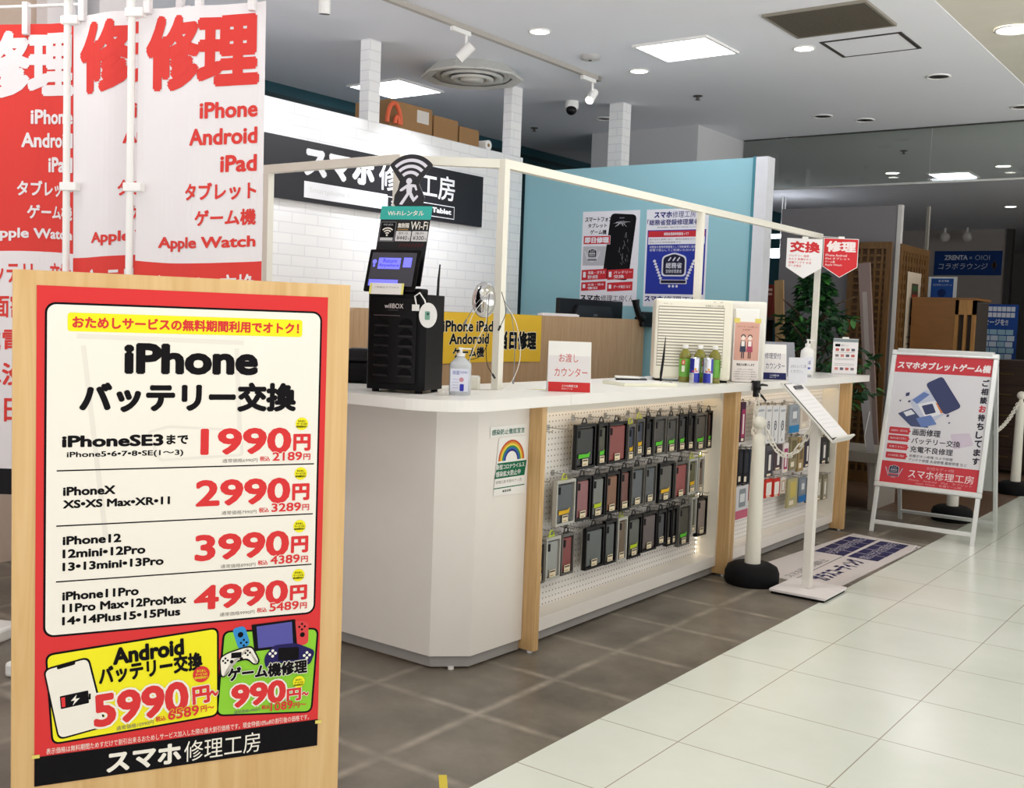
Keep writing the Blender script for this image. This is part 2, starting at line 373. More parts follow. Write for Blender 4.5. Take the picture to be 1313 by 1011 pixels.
# ------------------------------------------------------------------ ceiling fittings
LPAN = E('light_panel_diffuser', '#f1f6ff', 11.0)
def panel_light(x0, y0, x1, y1, label):
    t = thing('ceiling_light_panel', label, 'ceiling light', ((x0 + x1) / 2, (y0 + y1) / 2, H))
    hx_, hy = (x1 - x0) / 2, (y1 - y0) / 2
    b = B()
    for a in ((-hx_, -hy, hx_, -hy + .02), (-hx_, hy - .02, hx_, hy), (-hx_, -hy + .02, -hx_ + .02, hy - .02), (hx_ - .02, -hy + .02, hx_, hy - .02)): b.box(a[0], a[1], -.014, a[2], a[3], 0, WPL)
    b.make('frame', t)
    B().box(-hx_ + .02, -hy + .02, -.010, hx_ - .02, hy - .02, -.004, LPAN).make('diffuser', t)
panel_light(-3.74, 6.29, -3.19, 6.78, 'square lit ceiling panel above the front counter, right of the round air vent')
panel_light(-6.42, 6.29, -5.84, 6.84, 'square lit ceiling panel behind the white brick wall, partly behind a pillar')
panel_light(-3.63, 12.85, -3.16, 13.35, 'small lit ceiling panel seen through the hanging glass screen')
LDN = E('downlight_lamp', '#fffaf0', 14.0)
OFF = M('dark_reflector', '#3a3836', rough=0.2, metal=0.6)
def downlight(x, y, lit, label, r=0.075, power=9):
    t = thing('downlight', label, 'downlight', (x, y, H))
    B().lathe([(r, 0), (r, -.006), (r - .012, -.008), (r - .014, 0.0)], WPL, caps=False, n=24).make('trim_ring', t)
    if lit:
        B().lathe([(0.001, -.003), (r - .015, -.003)], LDN, caps=False, n=20).make('lamp', t)
    else:
        B().lathe([(0.001, -.002), (0.02, -.006), (r - .015, -.003)], OFF, caps=False, n=20).make('reflector', t)
downlight(-4.085, 5.709, 1, 'lit round downlight beside the ceiling track rail')
downlight(-4.06, 6.95, 1, 'small lit downlight at the lower left of the square ceiling panel')
downlight(-2.78, 6.89, 1, 'lit downlight between the brown grille and the access hatch')
downlight(-1.533, 7.057, 1, 'large lit downlight in the aisle ceiling at the right edge', 0.11)
for x, y, l in ((-2.24, 8.08, 'unlit downlight beyond the ceiling access hatch'), (-3.484, 9.137, 'unlit downlight in front of the glass screen, above the teal wall end'), (-1.95, 9.43, 'unlit downlight at the far right edge of the ceiling'), (-3.22, 9.45, 'unlit downlight touching the top of the glass screen'), (-5.26, 8.42, 'unlit downlight above the grey wall behind the teal wall')):
    downlight(x, y, 0, l, 0.085)
for x, y, l in ((-4.07, 7.92, 'small dark sprinkler head right of the last white pillar'), (-6.13, 8.54, 'dark sprinkler head in the unlit ceiling behind the brick wall'), (-3.4, 11.2, 'dark sprinkler head on the ceiling behind the glass screen')):
    t = thing('sprinkler_head', l, 'sprinkler', (x, y, H)); B().lathe([(.04, 0), (.035, -.006), (.012, -.01), (.012, -.03)], M('sprinkler_metal', '#55524f', rough=.4, metal=.5), n=14).make('stem', t)
    B().lathe([(.02, -.034), (.02, -.030)], M('sprinkler_metal', '#55524f'), n=12).make('deflector', t)
t = thing('smoke_detector', 'flat round grey detector on the ceiling between two downlights', 'detector', (-4.144, 6.411, H)); B().lathe([(.075, 0), (.07, -.02), (.04, -.03)], M('detector_grey', '#b9b8b8'), n=24).make('body', t)
B().lathe([(.012, -.034), (.012, -.03)], BLK, n=10).make('sensor', t)
# round air diffuser
t = thing('round_air_vent', 'large round white air vent on the ceiling left of the track rail', 'air vent', (-5.11, 6.30, H))
VW = M('vent_white', '#cfcfca', rough=.5)
B().lathe([(.30, 0), (.385, -.075), (.375, -.085), (.30, -.075)], VW, n=10, caps=False, smooth=False).make('outer_frame', t)
for r0, z in ((.29, -.07), (.23, -.085), (.16, -.10)):
    B().lathe([(r0, z + .02), (r0 - .005, z), (r0 - .05, z + .012), (r0 - .055, z + .03)], VW, n=32, caps=False).make('ring', t)
B().lathe([(.09, -.08), (.085, -.1), (.03, -.105)], VW, n=24).make('hub', t)
# brown return grille and hatch
t = thing('ceiling_grille', 'brown square return air grille in the ceiling at the top right', 'air vent', (-2.40, 6.32, H))
GR = M('brown_grille', '#5e574c', rough=.7, var=.2, scale=60)
B().box(-.30, -.27, -.012, .30, .27, -.004, M('grille_backing', '#37332d', rough=.8)).make('backing', t)
b = B()
for a in ((-.31, -.28, .31, -.265), (-.31, .265, .31, .28), (-.31, -.265, -.295, .265), (.295, -.265, .31, .265)): b.box(a[0], a[1], -.016, a[2], a[3], 0, M('grille_frame', '#8b857a'))
b.make('frame', t)
b = B()
for i in range(26): y = -.262 + i * .0205; b.box(-.295, y, -.014, .295, y + .012, -.012, GR)
b.make('louvres', t)
t = thing('access_hatch', 'white ceiling access hatch with a dark outline beside the brown grille', 'hatch', (-2.38, 7.01, H))
b = B(); DK = M('hatch_shadow_gap', '#3a3734', rough=.6)  # dark frame outlining the hatch door
for a in ((-.26, -.22, .26, -.205), (-.26, .205, .26, .22), (-.26, -.205, -.235, .205), (.235, -.205, .26, .205)): b.box(a[0], a[1], -.006, a[2], a[3], 0, DK)
b.make('frame', t); B().box(-.235, -.205, -.004, .235, .205, -.001, CEIL).make('door', t)
# track with three heads and dome camera
t = thing('lighting_track', 'long white lighting track rail running along the ceiling', 'track', (-4.43, 5.0, H))
TRK = M('track_grey_white', '#b4afa8', rough=.45)
B().box(-.018, -1.6, -.03, .018, 1.98, 0, TRK).make('rail', t); B().box(-.02, 1.95, -.034, .02, 1.99, -.0, M('track_end_grey', '#8f8b86')).make('end_cap', t)
def track_head(y, dirv, label, lit):
    t = thing('track_spotlight', label, 'spotlight', (-4.43, y, H - .03))
    B().box(-.015, -.09, -.03, .015, .09, 0, WPL, .004).make('adapter', t)
    B().cyl((0, .06, -.03), (0, .06, -.10), .009, WPL, n=10).make('stem', t)
    d = Vector(dirv).normalized(); c = Vector((0, .06, -.128))
    hb = B().cyl(c - d * .055, c + d * .065, .033, WPL, n=20); hb.make('lamp_head', t)
    B().cyl(c + d * .0655, c + d * .068, .028, E('spot_face', '#fff6e6', 12.0) if lit else M('spot_rim', '#4c4a48', rough=.4), n=18).make('lens', t)
track_head(5.33, (-.75, -.35, -.8), 'white track spotlight above the round air vent, aimed at the brick wall', False)
track_head(6.84, (.15, -.75, -.65), 'lit white track spotlight at the far end of the rail', True)
track_head(4.10, (-.1, .1, -.9), 'white track spotlight cut by the top edge of the picture', False)
spot('track_beam', (-4.50, 5.45, 2.97), (-5.2, 4.65, 2.40), 24, 75, (.94, .97, 1))
spot('track_beam', (-4.50, 4.35, 2.98), (-5.2, 4.2, 2.05), 28, 80, (.94, .97, 1))
spot('track_beam', (-4.50, 5.5, 2.97), (-5.2, 5.7, 1.75), 80, 80, (.94, .97, 1))
spot('track_beam', (-4.43, 6.75, 2.9), (-3.2, 4.8, 1.1), 30, 70)
t = thing('dome_camera', 'small white ceiling camera with a black lens near the dark ceiling', 'security camera', (-5.11, 7.65, H))
B().lathe([(.055, 0), (.06, -.05), (.05, -.07)], WPL, n=20).make('body', t); B().sphere((0.01, -.02, -.075), .045, BLK).make('lens_dome', t)

# ------------------------------------------------------------------ foreground notice board
t = thing('notice_board_stand', 'upright maple wood board carrying the big red price poster in front', 'board', (-1.635, .928, 0), 62.54)
B().box(-.035, .0, .045, .521, .028, 1.40, BOARD, .002).make('board', t)
B().box(-.05, -.10, 0, .02, .16, .045, BOARD, .004).box(.466, -.10, 0, .536, .16, .045, BOARD, .004).make('feet', t)
RED, BK, WH, YE = P('#d93a3c', .4), P('#0e0c10', .4), P('#f1ece3', .42), P('#f3ea2c', .42)
GREEN, GRAY, INK = P('#8fce3c', .42), P('#77706c', .5), P('#0f0c10', .4)
pt = thing('price_poster', 'large red and white price poster for battery replacement on the wooden board', 'poster', (-1.635 + .887 * .0012, .928 - .461 * .0012, 1.376), 62.54)
p = Pr(); p.sheet(0, -828, 479, 0, RED, .8)
p.rr(12, -578, 469, -26, 17, BK, 1); p.rr(15.5, -574.5, 465.5, -29.5, 14, WH, 2)
GH = P('#e6e1d9')
for a_, b_, c_, d_ in ((70, -95, 108, -420), (60, -80, 330, -85), (318, -95, 326, -240)): p.line(a_, b_, c_, d_, 8, GH, 2.4)
p.rq([(170, -238), (205, -228), (330, -236), (334, -284), (190, -290)], 8, GH, 2.3); p.rq([(176, -241), (206, -233), (325, -240), (328, -280), (194, -285)], 6, WH, 2.6)
p.rr(46, -72.5, 433, -42, 5, YE, 3); p.txt('おためしサービスの無料期間利用でオトク！', 53, -67.5, 427, -47.5, RED, 4, .04)
p.txt('iPhone', 133, -142, 356, -89, INK, 3, .048); p.txt('バッテリー交換', 64, -206, 425, -154, INK, 3, .055)
p.txt('iPhoneSE3', 38.5, -263, 198, -243, INK, 3, .045); p.txt('まで', 202.6, -261, 239, -244, INK, 3, .042); p.txt('iPhone5•6•7•8•SE(1〜3)', 46, -282, 231, -270, INK, 3, .03)
def price(big, gy, tx, y0, y1, ys, gs, c):
    p.txt(big, c[0], y0, 418, y1, RED, 3.5, .035, edge=WH, ew=.03); p.txt('円', 421, y0 + 4, 453, y1 - 12, RED, 3.6, .05)
    p.txt('通常価格' + gy + '円', 297, ys - 1, 358, ys + 6, GRAY, 3, .0); p.txt('税込', 362, ys, 380, ys + 9, RED, 3, .03)
    p.txt(tx, 384, ys, 438, ys + 16, RED, 5, .03, edge=WH, ew=.05); p.txt('円', 440, ys + .5, 453, ys + 12, RED, 5, .03)
    p.circ(436, y1 + 6, 11.5, YE, 4); p.txt('おためし', 429, y1 + 9, 443, y1 + 13, INK, 5, .03); p.txt('サービスの', 427, y1 + 4, 445, y1 + 8, INK, 5, .03); p.txt('無料期間利用で', 426, y1 - 1, 446, y1 + 3, INK, 5, .03)
price('1990', '6990', '2189', -281, -234, -294, 0, (259,))
price('2990', '7990', '3289', -371, -324, -386, 0, (252,))
price('3990', '8990', '4389', -467, -420, -481, 0, (252,))
price('4990', '9990', '5489', -554, -510, -567, 0, (252,))
for y in (-301, -392.5, -485.5): p.line(31, y, 460, y, 2.2, INK, 3)
p.txt('iPhoneX', 40.7, -343, 122, -328, INK, 3, .042); p.txt('XS•XS Max•XR•11', 40.7, -364, 210, -350, INK, 3, .042)
p.txt('iPhone12', 40.7, -425, 132, -410, INK, 3, .042); p.txt('12mini•12Pro', 40.7, -447, 171, -432, INK, 3, .042); p.txt('13•13mini•13Pro', 40.7, -468.5, 201, -454, INK, 3, .042)
p.txt('iPhone11Pro', 40.7, -518, 161, -503, INK, 3, .042); p.txt('11Pro Max•12ProMax', 40.7, -538.5, 240, -523.5, INK, 3, .042); p.txt('14•14Plus15•15Plus', 40.7, -559.5, 230, -545, INK, 3, .042)
# yellow card
p.rq([(15, -605), (296, -586), (299, -748), (26, -761)], 14, BK, 1); p.rq([(18.5, -608.5), (292.5, -589.5), (295.5, -744.5), (29, -757.5)], 11, YE, 2)
p.rq([(12, -630), (83, -616), (112, -741), (36, -754)], 12, BK, 3); p.rq([(15, -632.5), (80.5, -619.5), (108.5, -739), (38, -750.5)], 10, WH, 4)
p.rq([(33, -628.5), (62, -622.7), (61, -627.5), (34, -633)], 2, BK, 5)
p.rq([(38, -679), (82, -674), (83.5, -696), (40, -701)], 1.5, BK, 5); p.rect(83, -690, 86, -680, BK, 5); p.q([(40, -681.5), (46, -681), (47, -697.5), (41.5, -698)], RED, 6)
p.q([(64, -679), (55, -689), (61, -688.7), (58, -697), (69, -685.5), (62.5, -686)], WH, 6)
p.txt('Android', 120, -633, 237, -603, INK, 4, .05, rot=3); p.txt('バッテリー交換', 98, -664, 269, -631, INK, 4, .05, rot=3, edge=YE, ew=.03)
p.txt('5990', 90, -737, 246, -679, RED, 6, .04, rot=3, edge=WH, ew=.05); p.txt('円', 252, -721, 282, -689, RED, 6, .05, rot=3, edge=WH, ew=.05); p.txt('〜', 281, -710, 297, -699, RED, 6, .05, edge=WH, ew=.05)
p.txt('税込', 191, -743.5, 208, -734, RED, 4, .03, rot=3); p.txt('6589', 211, -742, 264, -723, RED, 9, .03, rot=3, edge=YE, ew=.03); p.txt('円〜', 267, -736, 290, -725, RED, 4, .03, rot=3); p.txt('通常価格10990円', 127, -749, 188, -741, GRAY, 4, 0, rot=3)
p.circ(267, -668, 14.5, RED, 5); p.txt('おためし', 259, -664, 275, -659, YE, 6, .02); p.txt('サービスの', 257, -670, 277, -665.5, YE, 6, .02); p.txt('無料期間利用で', 255.5, -676, 278, -671.5, YE, 6, .02)
# green card
p.rq([(303, -594), (477, -605), (468, -764), (293, -748)], 14, BK, 1); p.rq([(306.5, -597.5), (473, -608), (464.5, -760.5), (297, -745)], 11, GREEN, 2)
BLU, NAVY, LIL = P('#3a8fd0'), P('#28235a'), P('#5a58a6')
p.rq([(319, -592), (341, -588), (352, -624), (331, -631)], 8, BLU, 3); p.circ(334, -604, 5, INK, 4)
for dx, dy in ((0, 5), (0, -5), (5, 0), (-5, 0)): p.circ(340 + dx, -619 + dy, 2, INK, 4)
p.q([(353, -588), (432, -585), (437, -636), (359, -637)], INK, 3); p.q([(362, -592), (426, -589), (429, -631), (366, -632)], LIL, 4)
p.rq([(431.5, -586), (457, -592), (457.5, -633), (437, -636)], 8, P('#d8474a'), 3); p.circ(446, -615, 4.5, INK, 4)
for dx, dy in ((0, 5), (0, -5), (5, 0), (-5, 0)): p.circ(445 + dx, -600 + dy, 2, INK, 4)
p.rq([(376, -650), (393, -629), (434, -629), (471, -647), (461, -674), (430, -664), (396, -664), (380, -672)], 9, NAVY, 5); p.rq([(402, -635), (440, -637), (440, -660), (402, -659)], 4, INK, 6)
for cx, cy in ((392, -644), (455, -654)):
    for dx, dy in ((0, 5), (0, -5), (5, 0), (-5, 0)): p.circ(cx + dx, cy + dy, 2.6, WH, 7)
p.rq([(297, -642), (310, -634), (342, -626), (356, -626), (371, -658), (360, -664), (346, -650), (318, -655), (312, -676), (300, -680)], 8, INK, 6); p.rq([(299, -643), (311, -636), (342, -628.5), (354, -628.5), (367.5, -656), (360, -661), (347, -647), (316, -652), (310, -674), (302, -677)], 7, WH, 7)
p.rect(318, -645, 336, -635, INK, 8)
for cx, cy in ((308, -648), (347, -638)):
    for dx, dy in ((0, 4), (0, -4), (4, 0), (-4, 0)): p.circ(cx + dx, cy + dy, 1.9, INK, 8)
p.circ(319, -651, 3.2, INK, 8); p.circ(336, -648, 3.2, INK, 8)
p.txt('ゲーム機修理', 312, -687, 456, -661, INK, 10, .05, edge=WH, ew=.05)
p.txt('990', 319, -737, 418, -694, RED, 6, .045, edge=WH, ew=.05); p.txt('円', 419, -737, 446, -713, RED, 6, .05, edge=WH, ew=.05); p.txt('〜', 447, -730, 460, -722, RED, 6, .05, edge=WH, ew=.05)
p.txt('税込', 374, -746, 389, -738, RED, 4, .03); p.txt('1089', 389.5, -751, 431, -735, RED, 9, .03, edge=GREEN, ew=.03); p.txt('円〜', 432.5, -751, 456, -741, RED, 4, .03); p.txt('通常価格1990円', 325, -748, 371, -741.5, GRAY, 4, 0)
p.circ(441, -702, 11, YE, 8); p.txt('おためし', 435, -700, 447, -696, INK, 9, .02); p.txt('サービスの', 433, -705, 449, -701, INK, 9, .02); p.txt('無料期間利用で', 432, -709.5, 450, -706, INK, 9, .02)
p.txt('表示価格は無料期間ためすだけで割引出来るおためしサービス加入した際の最大割引価格です。現金特価10%offの割引後の価格です。', 18, -776, 462, -765.5, WH, 2, .0)
p.rect(0, -828, 479, -778, BK, 1); p.txt('スマホ', 112, -823, 235, -786, WH, 2, .045); p.txt('修理工房', 240, -823, 373, -786, WH, 2, -.005)
p.make('sheet', pt)
TAPE = M('yellowed_tape', '#e3d36a', rough=.4)
for x, z, k in ((-4, -774, 12), (474, -780, 12)): Pr().rect(x, z - 6, x + k, z, TAPE, 3).make('tape', pt)

# ------------------------------------------------------------------ nobori banners
FR, FW = M('banner_red_cloth', '#d8362f', rough=.75, var=.03, scale=4), M('banner_white_cloth', '#e6e1e4', rough=.75, var=.03, scale=4)
def banner(x, y, red, label, ph, top=2.352, yaw=23.33):
    t = thing('promotional_banner', label, 'banner', (x, y, 0), yaw)
    body, ink = (FR, FW) if red else (FW, FR)
    B().cyl((0, 0, .05), (0, 0, top + .14), .0125, WPL, n=14).make('pole', t)
    B().cyl((-.05, 0, top + .075), (.485, 0, top + .075), .006, WPL, n=10).make('crossbar', t)
    B().box(-.02, -.02, top + .05, .02, .02, top + .10, WPL, .004).make('corner_joint', t)
    B().box(-.14, -.14, 0, .14, .14, .055, WPL, .012).make('base_tank', t)
    p = Pr(); Pr.EPS = .0012
    p.sheet(20, -1780, 484, 0, body, .8)
    p.rect(20, -1680, 484, -846, ink, 1); p.rect(20, -1780, 484, -1680, P('#1d1c20'), 1.2)
    p.txt('修理', 48, -274, 464, -22, ink, 1, .05, sp=.93)
    for s_, x0, y0, y1 in (('iPhone', 265, -370, -315), ('Android', 228, -457, -401), ('iPad', 338, -548, -491), ('タブレット', 213, -639, -579), ('ゲーム機', 253, -724, -669), ('Apple Watch', 101, -808, -758)):
        p.txt(s_, x0, y0, 460, y1, ink, 1, .035)
    for s_, x0, x1, y0, y1 in (('バッテリー交換', 60, 460, -970, -885), ('画面割れ修理', 60, 460, -1100, -1010), ('充電不良', 60, 460, -1230, -1140), ('水没復旧', 60, 460, -1360, -1270), ('即日対応', 60, 460, -1500, -1400)):
        p.txt(s_, x0, y0, x1, y1, body, 2, .03)
    Pr.EPS = .0003
    def fn(c):
        d = (.10 - c.z) * .006 + .010
        o = math.sin(c.x * 17 + ph + c.z * .6) * d + math.sin(c.x * 41 + ph * 2 - c.z) * .0025
        return Vector((c.x, c.y + o, c.z - .012 * math.sin(c.x * 6.3 + ph)))
    p.make('cloth', t, loc=(0, 0, top), warp=(.02, fn))
    for q in (.06, .25, .44): B().box(q - .012, -.012, top - .03, q + .012, .012, top + .09, FW, .003).make('loop', t)
    for z in (top - .02, top - .60, top - 1.18): B().box(-.018, -.018, z - .02, .05, .018, z + .01, WPL, .004).make('pole_clip', t)
banner(-3.24, 2.17, False, 'white banner with red lettering standing nearest, right of the other banners', .4)
banner(-3.58, 2.141, False, 'white banner with red lettering half hidden between the red banner and the nearest banner', 1.9, 2.365)
banner(-4.15, 2.08, True, 'red banner with white lettering at the left edge of the photo', 3.0, 2.372)

# ------------------------------------------------------------------ counters
ZS, ZT = 1.008, 1.05
XF = -2.365
t = thing('corner_counter', 'white panelled corner counter unit with an angled front corner', 'counter', (-2.9, 3.25, 0))
pt_ = [(-2.462, 3.471), (-2.476, 3.16), (-2.59, 3.05), (-4.3, 3.05), (-4.3, 3.09), (-2.605, 3.09), (-2.52, 3.176), (-2.52, 3.471)]
loc = lambda q, dx=-2.9, dy=3.25: [(x - dx, y - dy) for x, y in q]
SEAM = M('panel_seam', '#a39c94', rough=.6)
B().prism(loc(pt_), .052, ZS, WHITE).make('panels', t)
B().prism(loc([(-2.475, 3.471), (-2.488, 3.165), (-2.595, 3.062), (-4.3, 3.062), (-4.3, 3.085), (-2.6, 3.085), (-2.51, 3.17), (-2.51, 3.471)]), .008, .052, PLINTH).make('plinth', t)
for x, y in ((-2.535, 3.115), (-3.2, 3.08), (-4.2, 3.08)): B().cyl((x + 2.9, y - 3.25, 0), (x + 2.9, y - 3.25, .01), .012, WPL, n=10).make('foot', t)
for a, b2 in (((-2.4795, 3.16), (-2.4795, 3.162)), ((-2.59, 3.0495), (-2.592, 3.0495)), ((-3.05, 3.0495), (-3.052, 3.0495))):
    pass
PEG = pegboard_mat()
LEDW = E('warm_led', '#ffe2b0', 3.5)
def display_unit(y0, g0, y1, g1, label):
    """open display unit between two oak gables, y0..y1; g = gable thickness"""
    t = thing('display_counter', label, 'counter', (-2.6, (y0 + y1) / 2, 0)); dx, dy = 2.6, -(y0 + y1) / 2
    def bx(x0, ya, z0, x1, yb, z1, m, bev=0): return B().box(x0 + dx, ya + dy, z0, x1 + dx, yb + dy, z1, m, bev)
    bx(-2.98, y0, .012, -2.40, y0 + g0, ZS, OAK, .0015).make('gable_panel', t); bx(-2.98, y1 - g1, .012, -2.40, y1, ZS, OAK, .0015).make('gable_panel', t)
    a, b2 = y0 + g0, y1 - g1
    bx(-2.61, a, .08, -2.58, b2, ZS, PEG).make('pegboard', t)
    bx(-2.98, a, .052, -2.47, b2, .108, WHITE, .002).make('bottom_shelf', t)
    bx(-2.97, a, .008, -2.49, b2, .052, PLINTH).make('plinth', t)
    bx(-2.58, b2 - .016, .108, -2.47, b2, ZS, CREAM).make('side_liner', t)
    bx(-2.50, a, .965, -2.485, b2 - .016, ZS, CREAM).make('fascia', t)
    l = bx(-2.57, a + .03, 1.0, -2.545, b2 - .03, 1.006, LEDW).make('led_strip', t)
    for y in (y0 + g0 / 2, y1 - g1 / 2): B().cyl((-2.43 + dx, y + dy, 0), (-2.43 + dx, y + dy, .013), .012, WPL, n=10).make('foot', t)
    return t, dx, dy
t1, dx, dy = display_unit(3.473, .032, 5.305, .030, 'front display counter hung with phone cases, between the first two oak gables')
b = B()
for i in range(26): b.sphere((-2.577 + dx, 5.245 + dy, .12 + i * .0245), .004, E('led_dot', '#fff3d8', 9.0), n=6)
b.box(-2.58 + dx, 5.238 + dy, .11, -2.578 + dx, 5.252 + dy, .76, CREAM); b.make('led_strip', t1)
display_unit(5.309, .032, 7.115, .045, 'rear display counter hung with cables and accessories, nearest the easel sign')

def arc(cx, cy, r, a0, a1, n=10): return [(cx + r * math.cos(math.radians(a0 + (a1 - a0) * i / n)), cy + r * math.sin(math.radians(a0 + (a1 - a0) * i / n))) for i in range(n + 1)]
def slab(name, poly, label):
    t = thing(name, label, 'countertop', (poly[0][0], poly[0][1], ZS))
    B().prism([(x - poly[0][0], y - poly[0][1]) for x, y in poly], 0, ZT - ZS, WTOP).make('slab', t)
slab('countertop', [(-2.97, 3.619), (-2.97, 3.52), (-4.3, 3.52), (-4.3, 2.86)] + arc(XF - .24, 2.86 + .24, .24, -90, 0, 14) + [(XF, 3.619)], 'white worktop over the corner counter with a rounded front corner')
slab('countertop', [(-2.97, 5.327), (-2.97, 3.622), (XF, 3.622), (XF, 5.327)], 'straight white worktop over the phone case display')
slab('countertop', [(-2.99, 7.36), (-2.99, 5.335), (XF - .005, 5.335), (XF - .005, 7.36)], 'white worktop over the rear accessory display')

# posters stuck on the corner counter
stk = thing('infection_notice', 'rainbow sticker and green notice stuck on the white corner counter', 'notice', (-2.4735, 3.16, 1.0), 87.4)
p = Pr(); SW = P('#f0efec'); GRN = P('#1c6a4c'); Z4 = .6
p.sheet(68, -108, 288, -66, SW, .5); p.txt('感染防止徹底宣言', 78, -101, 280, -79, P('#2f6f63'), 2, .02)
p.q([(122, -113), (292, -113), (298, -346), (99, -338)], SW, 1)
for i, c in enumerate(('#c5532e', '#dc9a3c', '#e6d454', '#3f8a4d', '#3a63b4', '#2b2f77')):
    p.ring(202, -205, 36 + (5 - i) * 7.4, 43.4 + (5 - i) * 7.4, 0, 180, P(c), 2, 20, 1.0)
p.q([(118, -212), (299, -212), (288, -272), (102, -272)], GRN, 2); p.txt('新型コロナウイルス', 112, -238, 285, -218, SW, 3, .02); p.txt('感染拡大防止中', 110, -266, 262, -244, SW, 3, .02)
p.txt('修理工房 町田モディ店', 110, -293, 270, -281, P('#8b7d76'), 3, .0); p.rect(100, -312, 290, -308, GRN, 2); p.txt('●東京都', 153, -329, 206, -319, P('#3d4a48'), 3, .02)
p.make('sheet', stk)

# ------------------------------------------------------------------ goods on the pegboards
CL = M('clear_blister', '#b9b9b4', rough=.15, var=.04); CLD = M('smoky_blister', '#5d5b58', rough=.15, var=.06)
LAB = P('#e9dcc0'); TXTD = P('#4a443d')
def hook(y, z, label=None, x1=-2.478):
    t = thing('peg_hook', label or 'steel wire hook holding a pack on the pegboard', 'hook', (-2.58, y, z), 90, 'wire hooks holding the packs' if not label else None)
    B().tube([(0, 0, 0), (0, -(x1 + 2.58) + .0, 0), (0, -(x1 + 2.58) - .006, .008)], .0022, STEEL, 6).make('wire', t)
    B().box(-.012, -.004, -.012, .012, .0, .012, STEEL, .002).make('back_plate', t)
def case_pack(y0, y1, z0, z1, frame, case, stick, label, bg='#8f8d88', xf=-2.503, tab=None, name='phone_case_package', grp='phone cases on the pegboard'):
    wd, h = (y1 - y0) - .004, (z1 - z0); t = thing(name, label, 'phone case', (xf - .024, (y0 + y1) / 2, z0), 90, grp)
    hw = wd / 2; fr = {'black': BLK, 'clear': CL, 'smoke': CLD}[frame]; bd = min(.008, wd * .12)
    b = B(); b.box(-hw, -.004, 0, hw, 0, h, P(bg) if isinstance(bg, str) else bg)
    for a in ((-hw, 0, -hw + bd, h), (hw - bd, 0, hw, h), (-hw + bd, 0, hw - bd, bd * 1.4), (-hw + bd, h - bd * 1.6, hw - bd, h)): b.box(a[0], -.024, a[1], a[2], -.004, a[3], fr)
    b.make('tray', t)
    iw, z_a, z_b = hw - bd - .004, .012, h - .02
    hc = hx(case); gy = sum(hc) / 3; cm = M('case_' + case.strip('#'), tuple(c_ * .55 + gy * .2 for c_ in hc), rough=.35, var=.08, scale=40)
    if iw > .008:
        co = B().box(-iw, -.018, z_a, iw, -.005, z_b, cm, min(.006, iw * .3)).make('case', t)
        if iw > .02: B().box(-iw + .008, -.0195, z_b - .04, -iw + .022, -.0178, z_b - .008, P('#26262a'), .003).make('camera_cutout', co)
    lw = min(.046, wd * .5)
    q = Pr(); q.rect(-lw * 500 - 4, 13, lw * 500 - 4, 44, LAB, 1.5); q.rect(-lw * 420 - 4, 34, lw * 420 - 4, 40, TXTD, 2.5); q.rect(-lw * 380 - 4, 18, lw * 200 - 4, 22, P('#b09a72'), 2.5); q.make('price_label', t, loc=(0, -.0245, 0))
    if stick:
        q = Pr(); q.q([(-iw * 900, 48), (iw * 400, 50), (iw * 520, 74), (iw * 250, 66), (-iw * 900, 66)], P(stick), 1); q.make('sticker', t, loc=(0, -.0245, 0))
    tm = M('tab_' + (tab or '#17171a').strip('#'), tab or '#17171a', rough=.4)
    B().tube([(.016 * math.cos(a), -.010, h + .004 + .022 * math.sin(a)) for a in [PI * i / 10 for i in range(11)]], .0032, tm, 6).box(-.022, -.012, h - .004, .022, -.008, h + .006, tm).make('hang_tab', t)
    return t
Gs, Ys, Bl = '#5fc63c', '#e2b431', '#3a63c4'
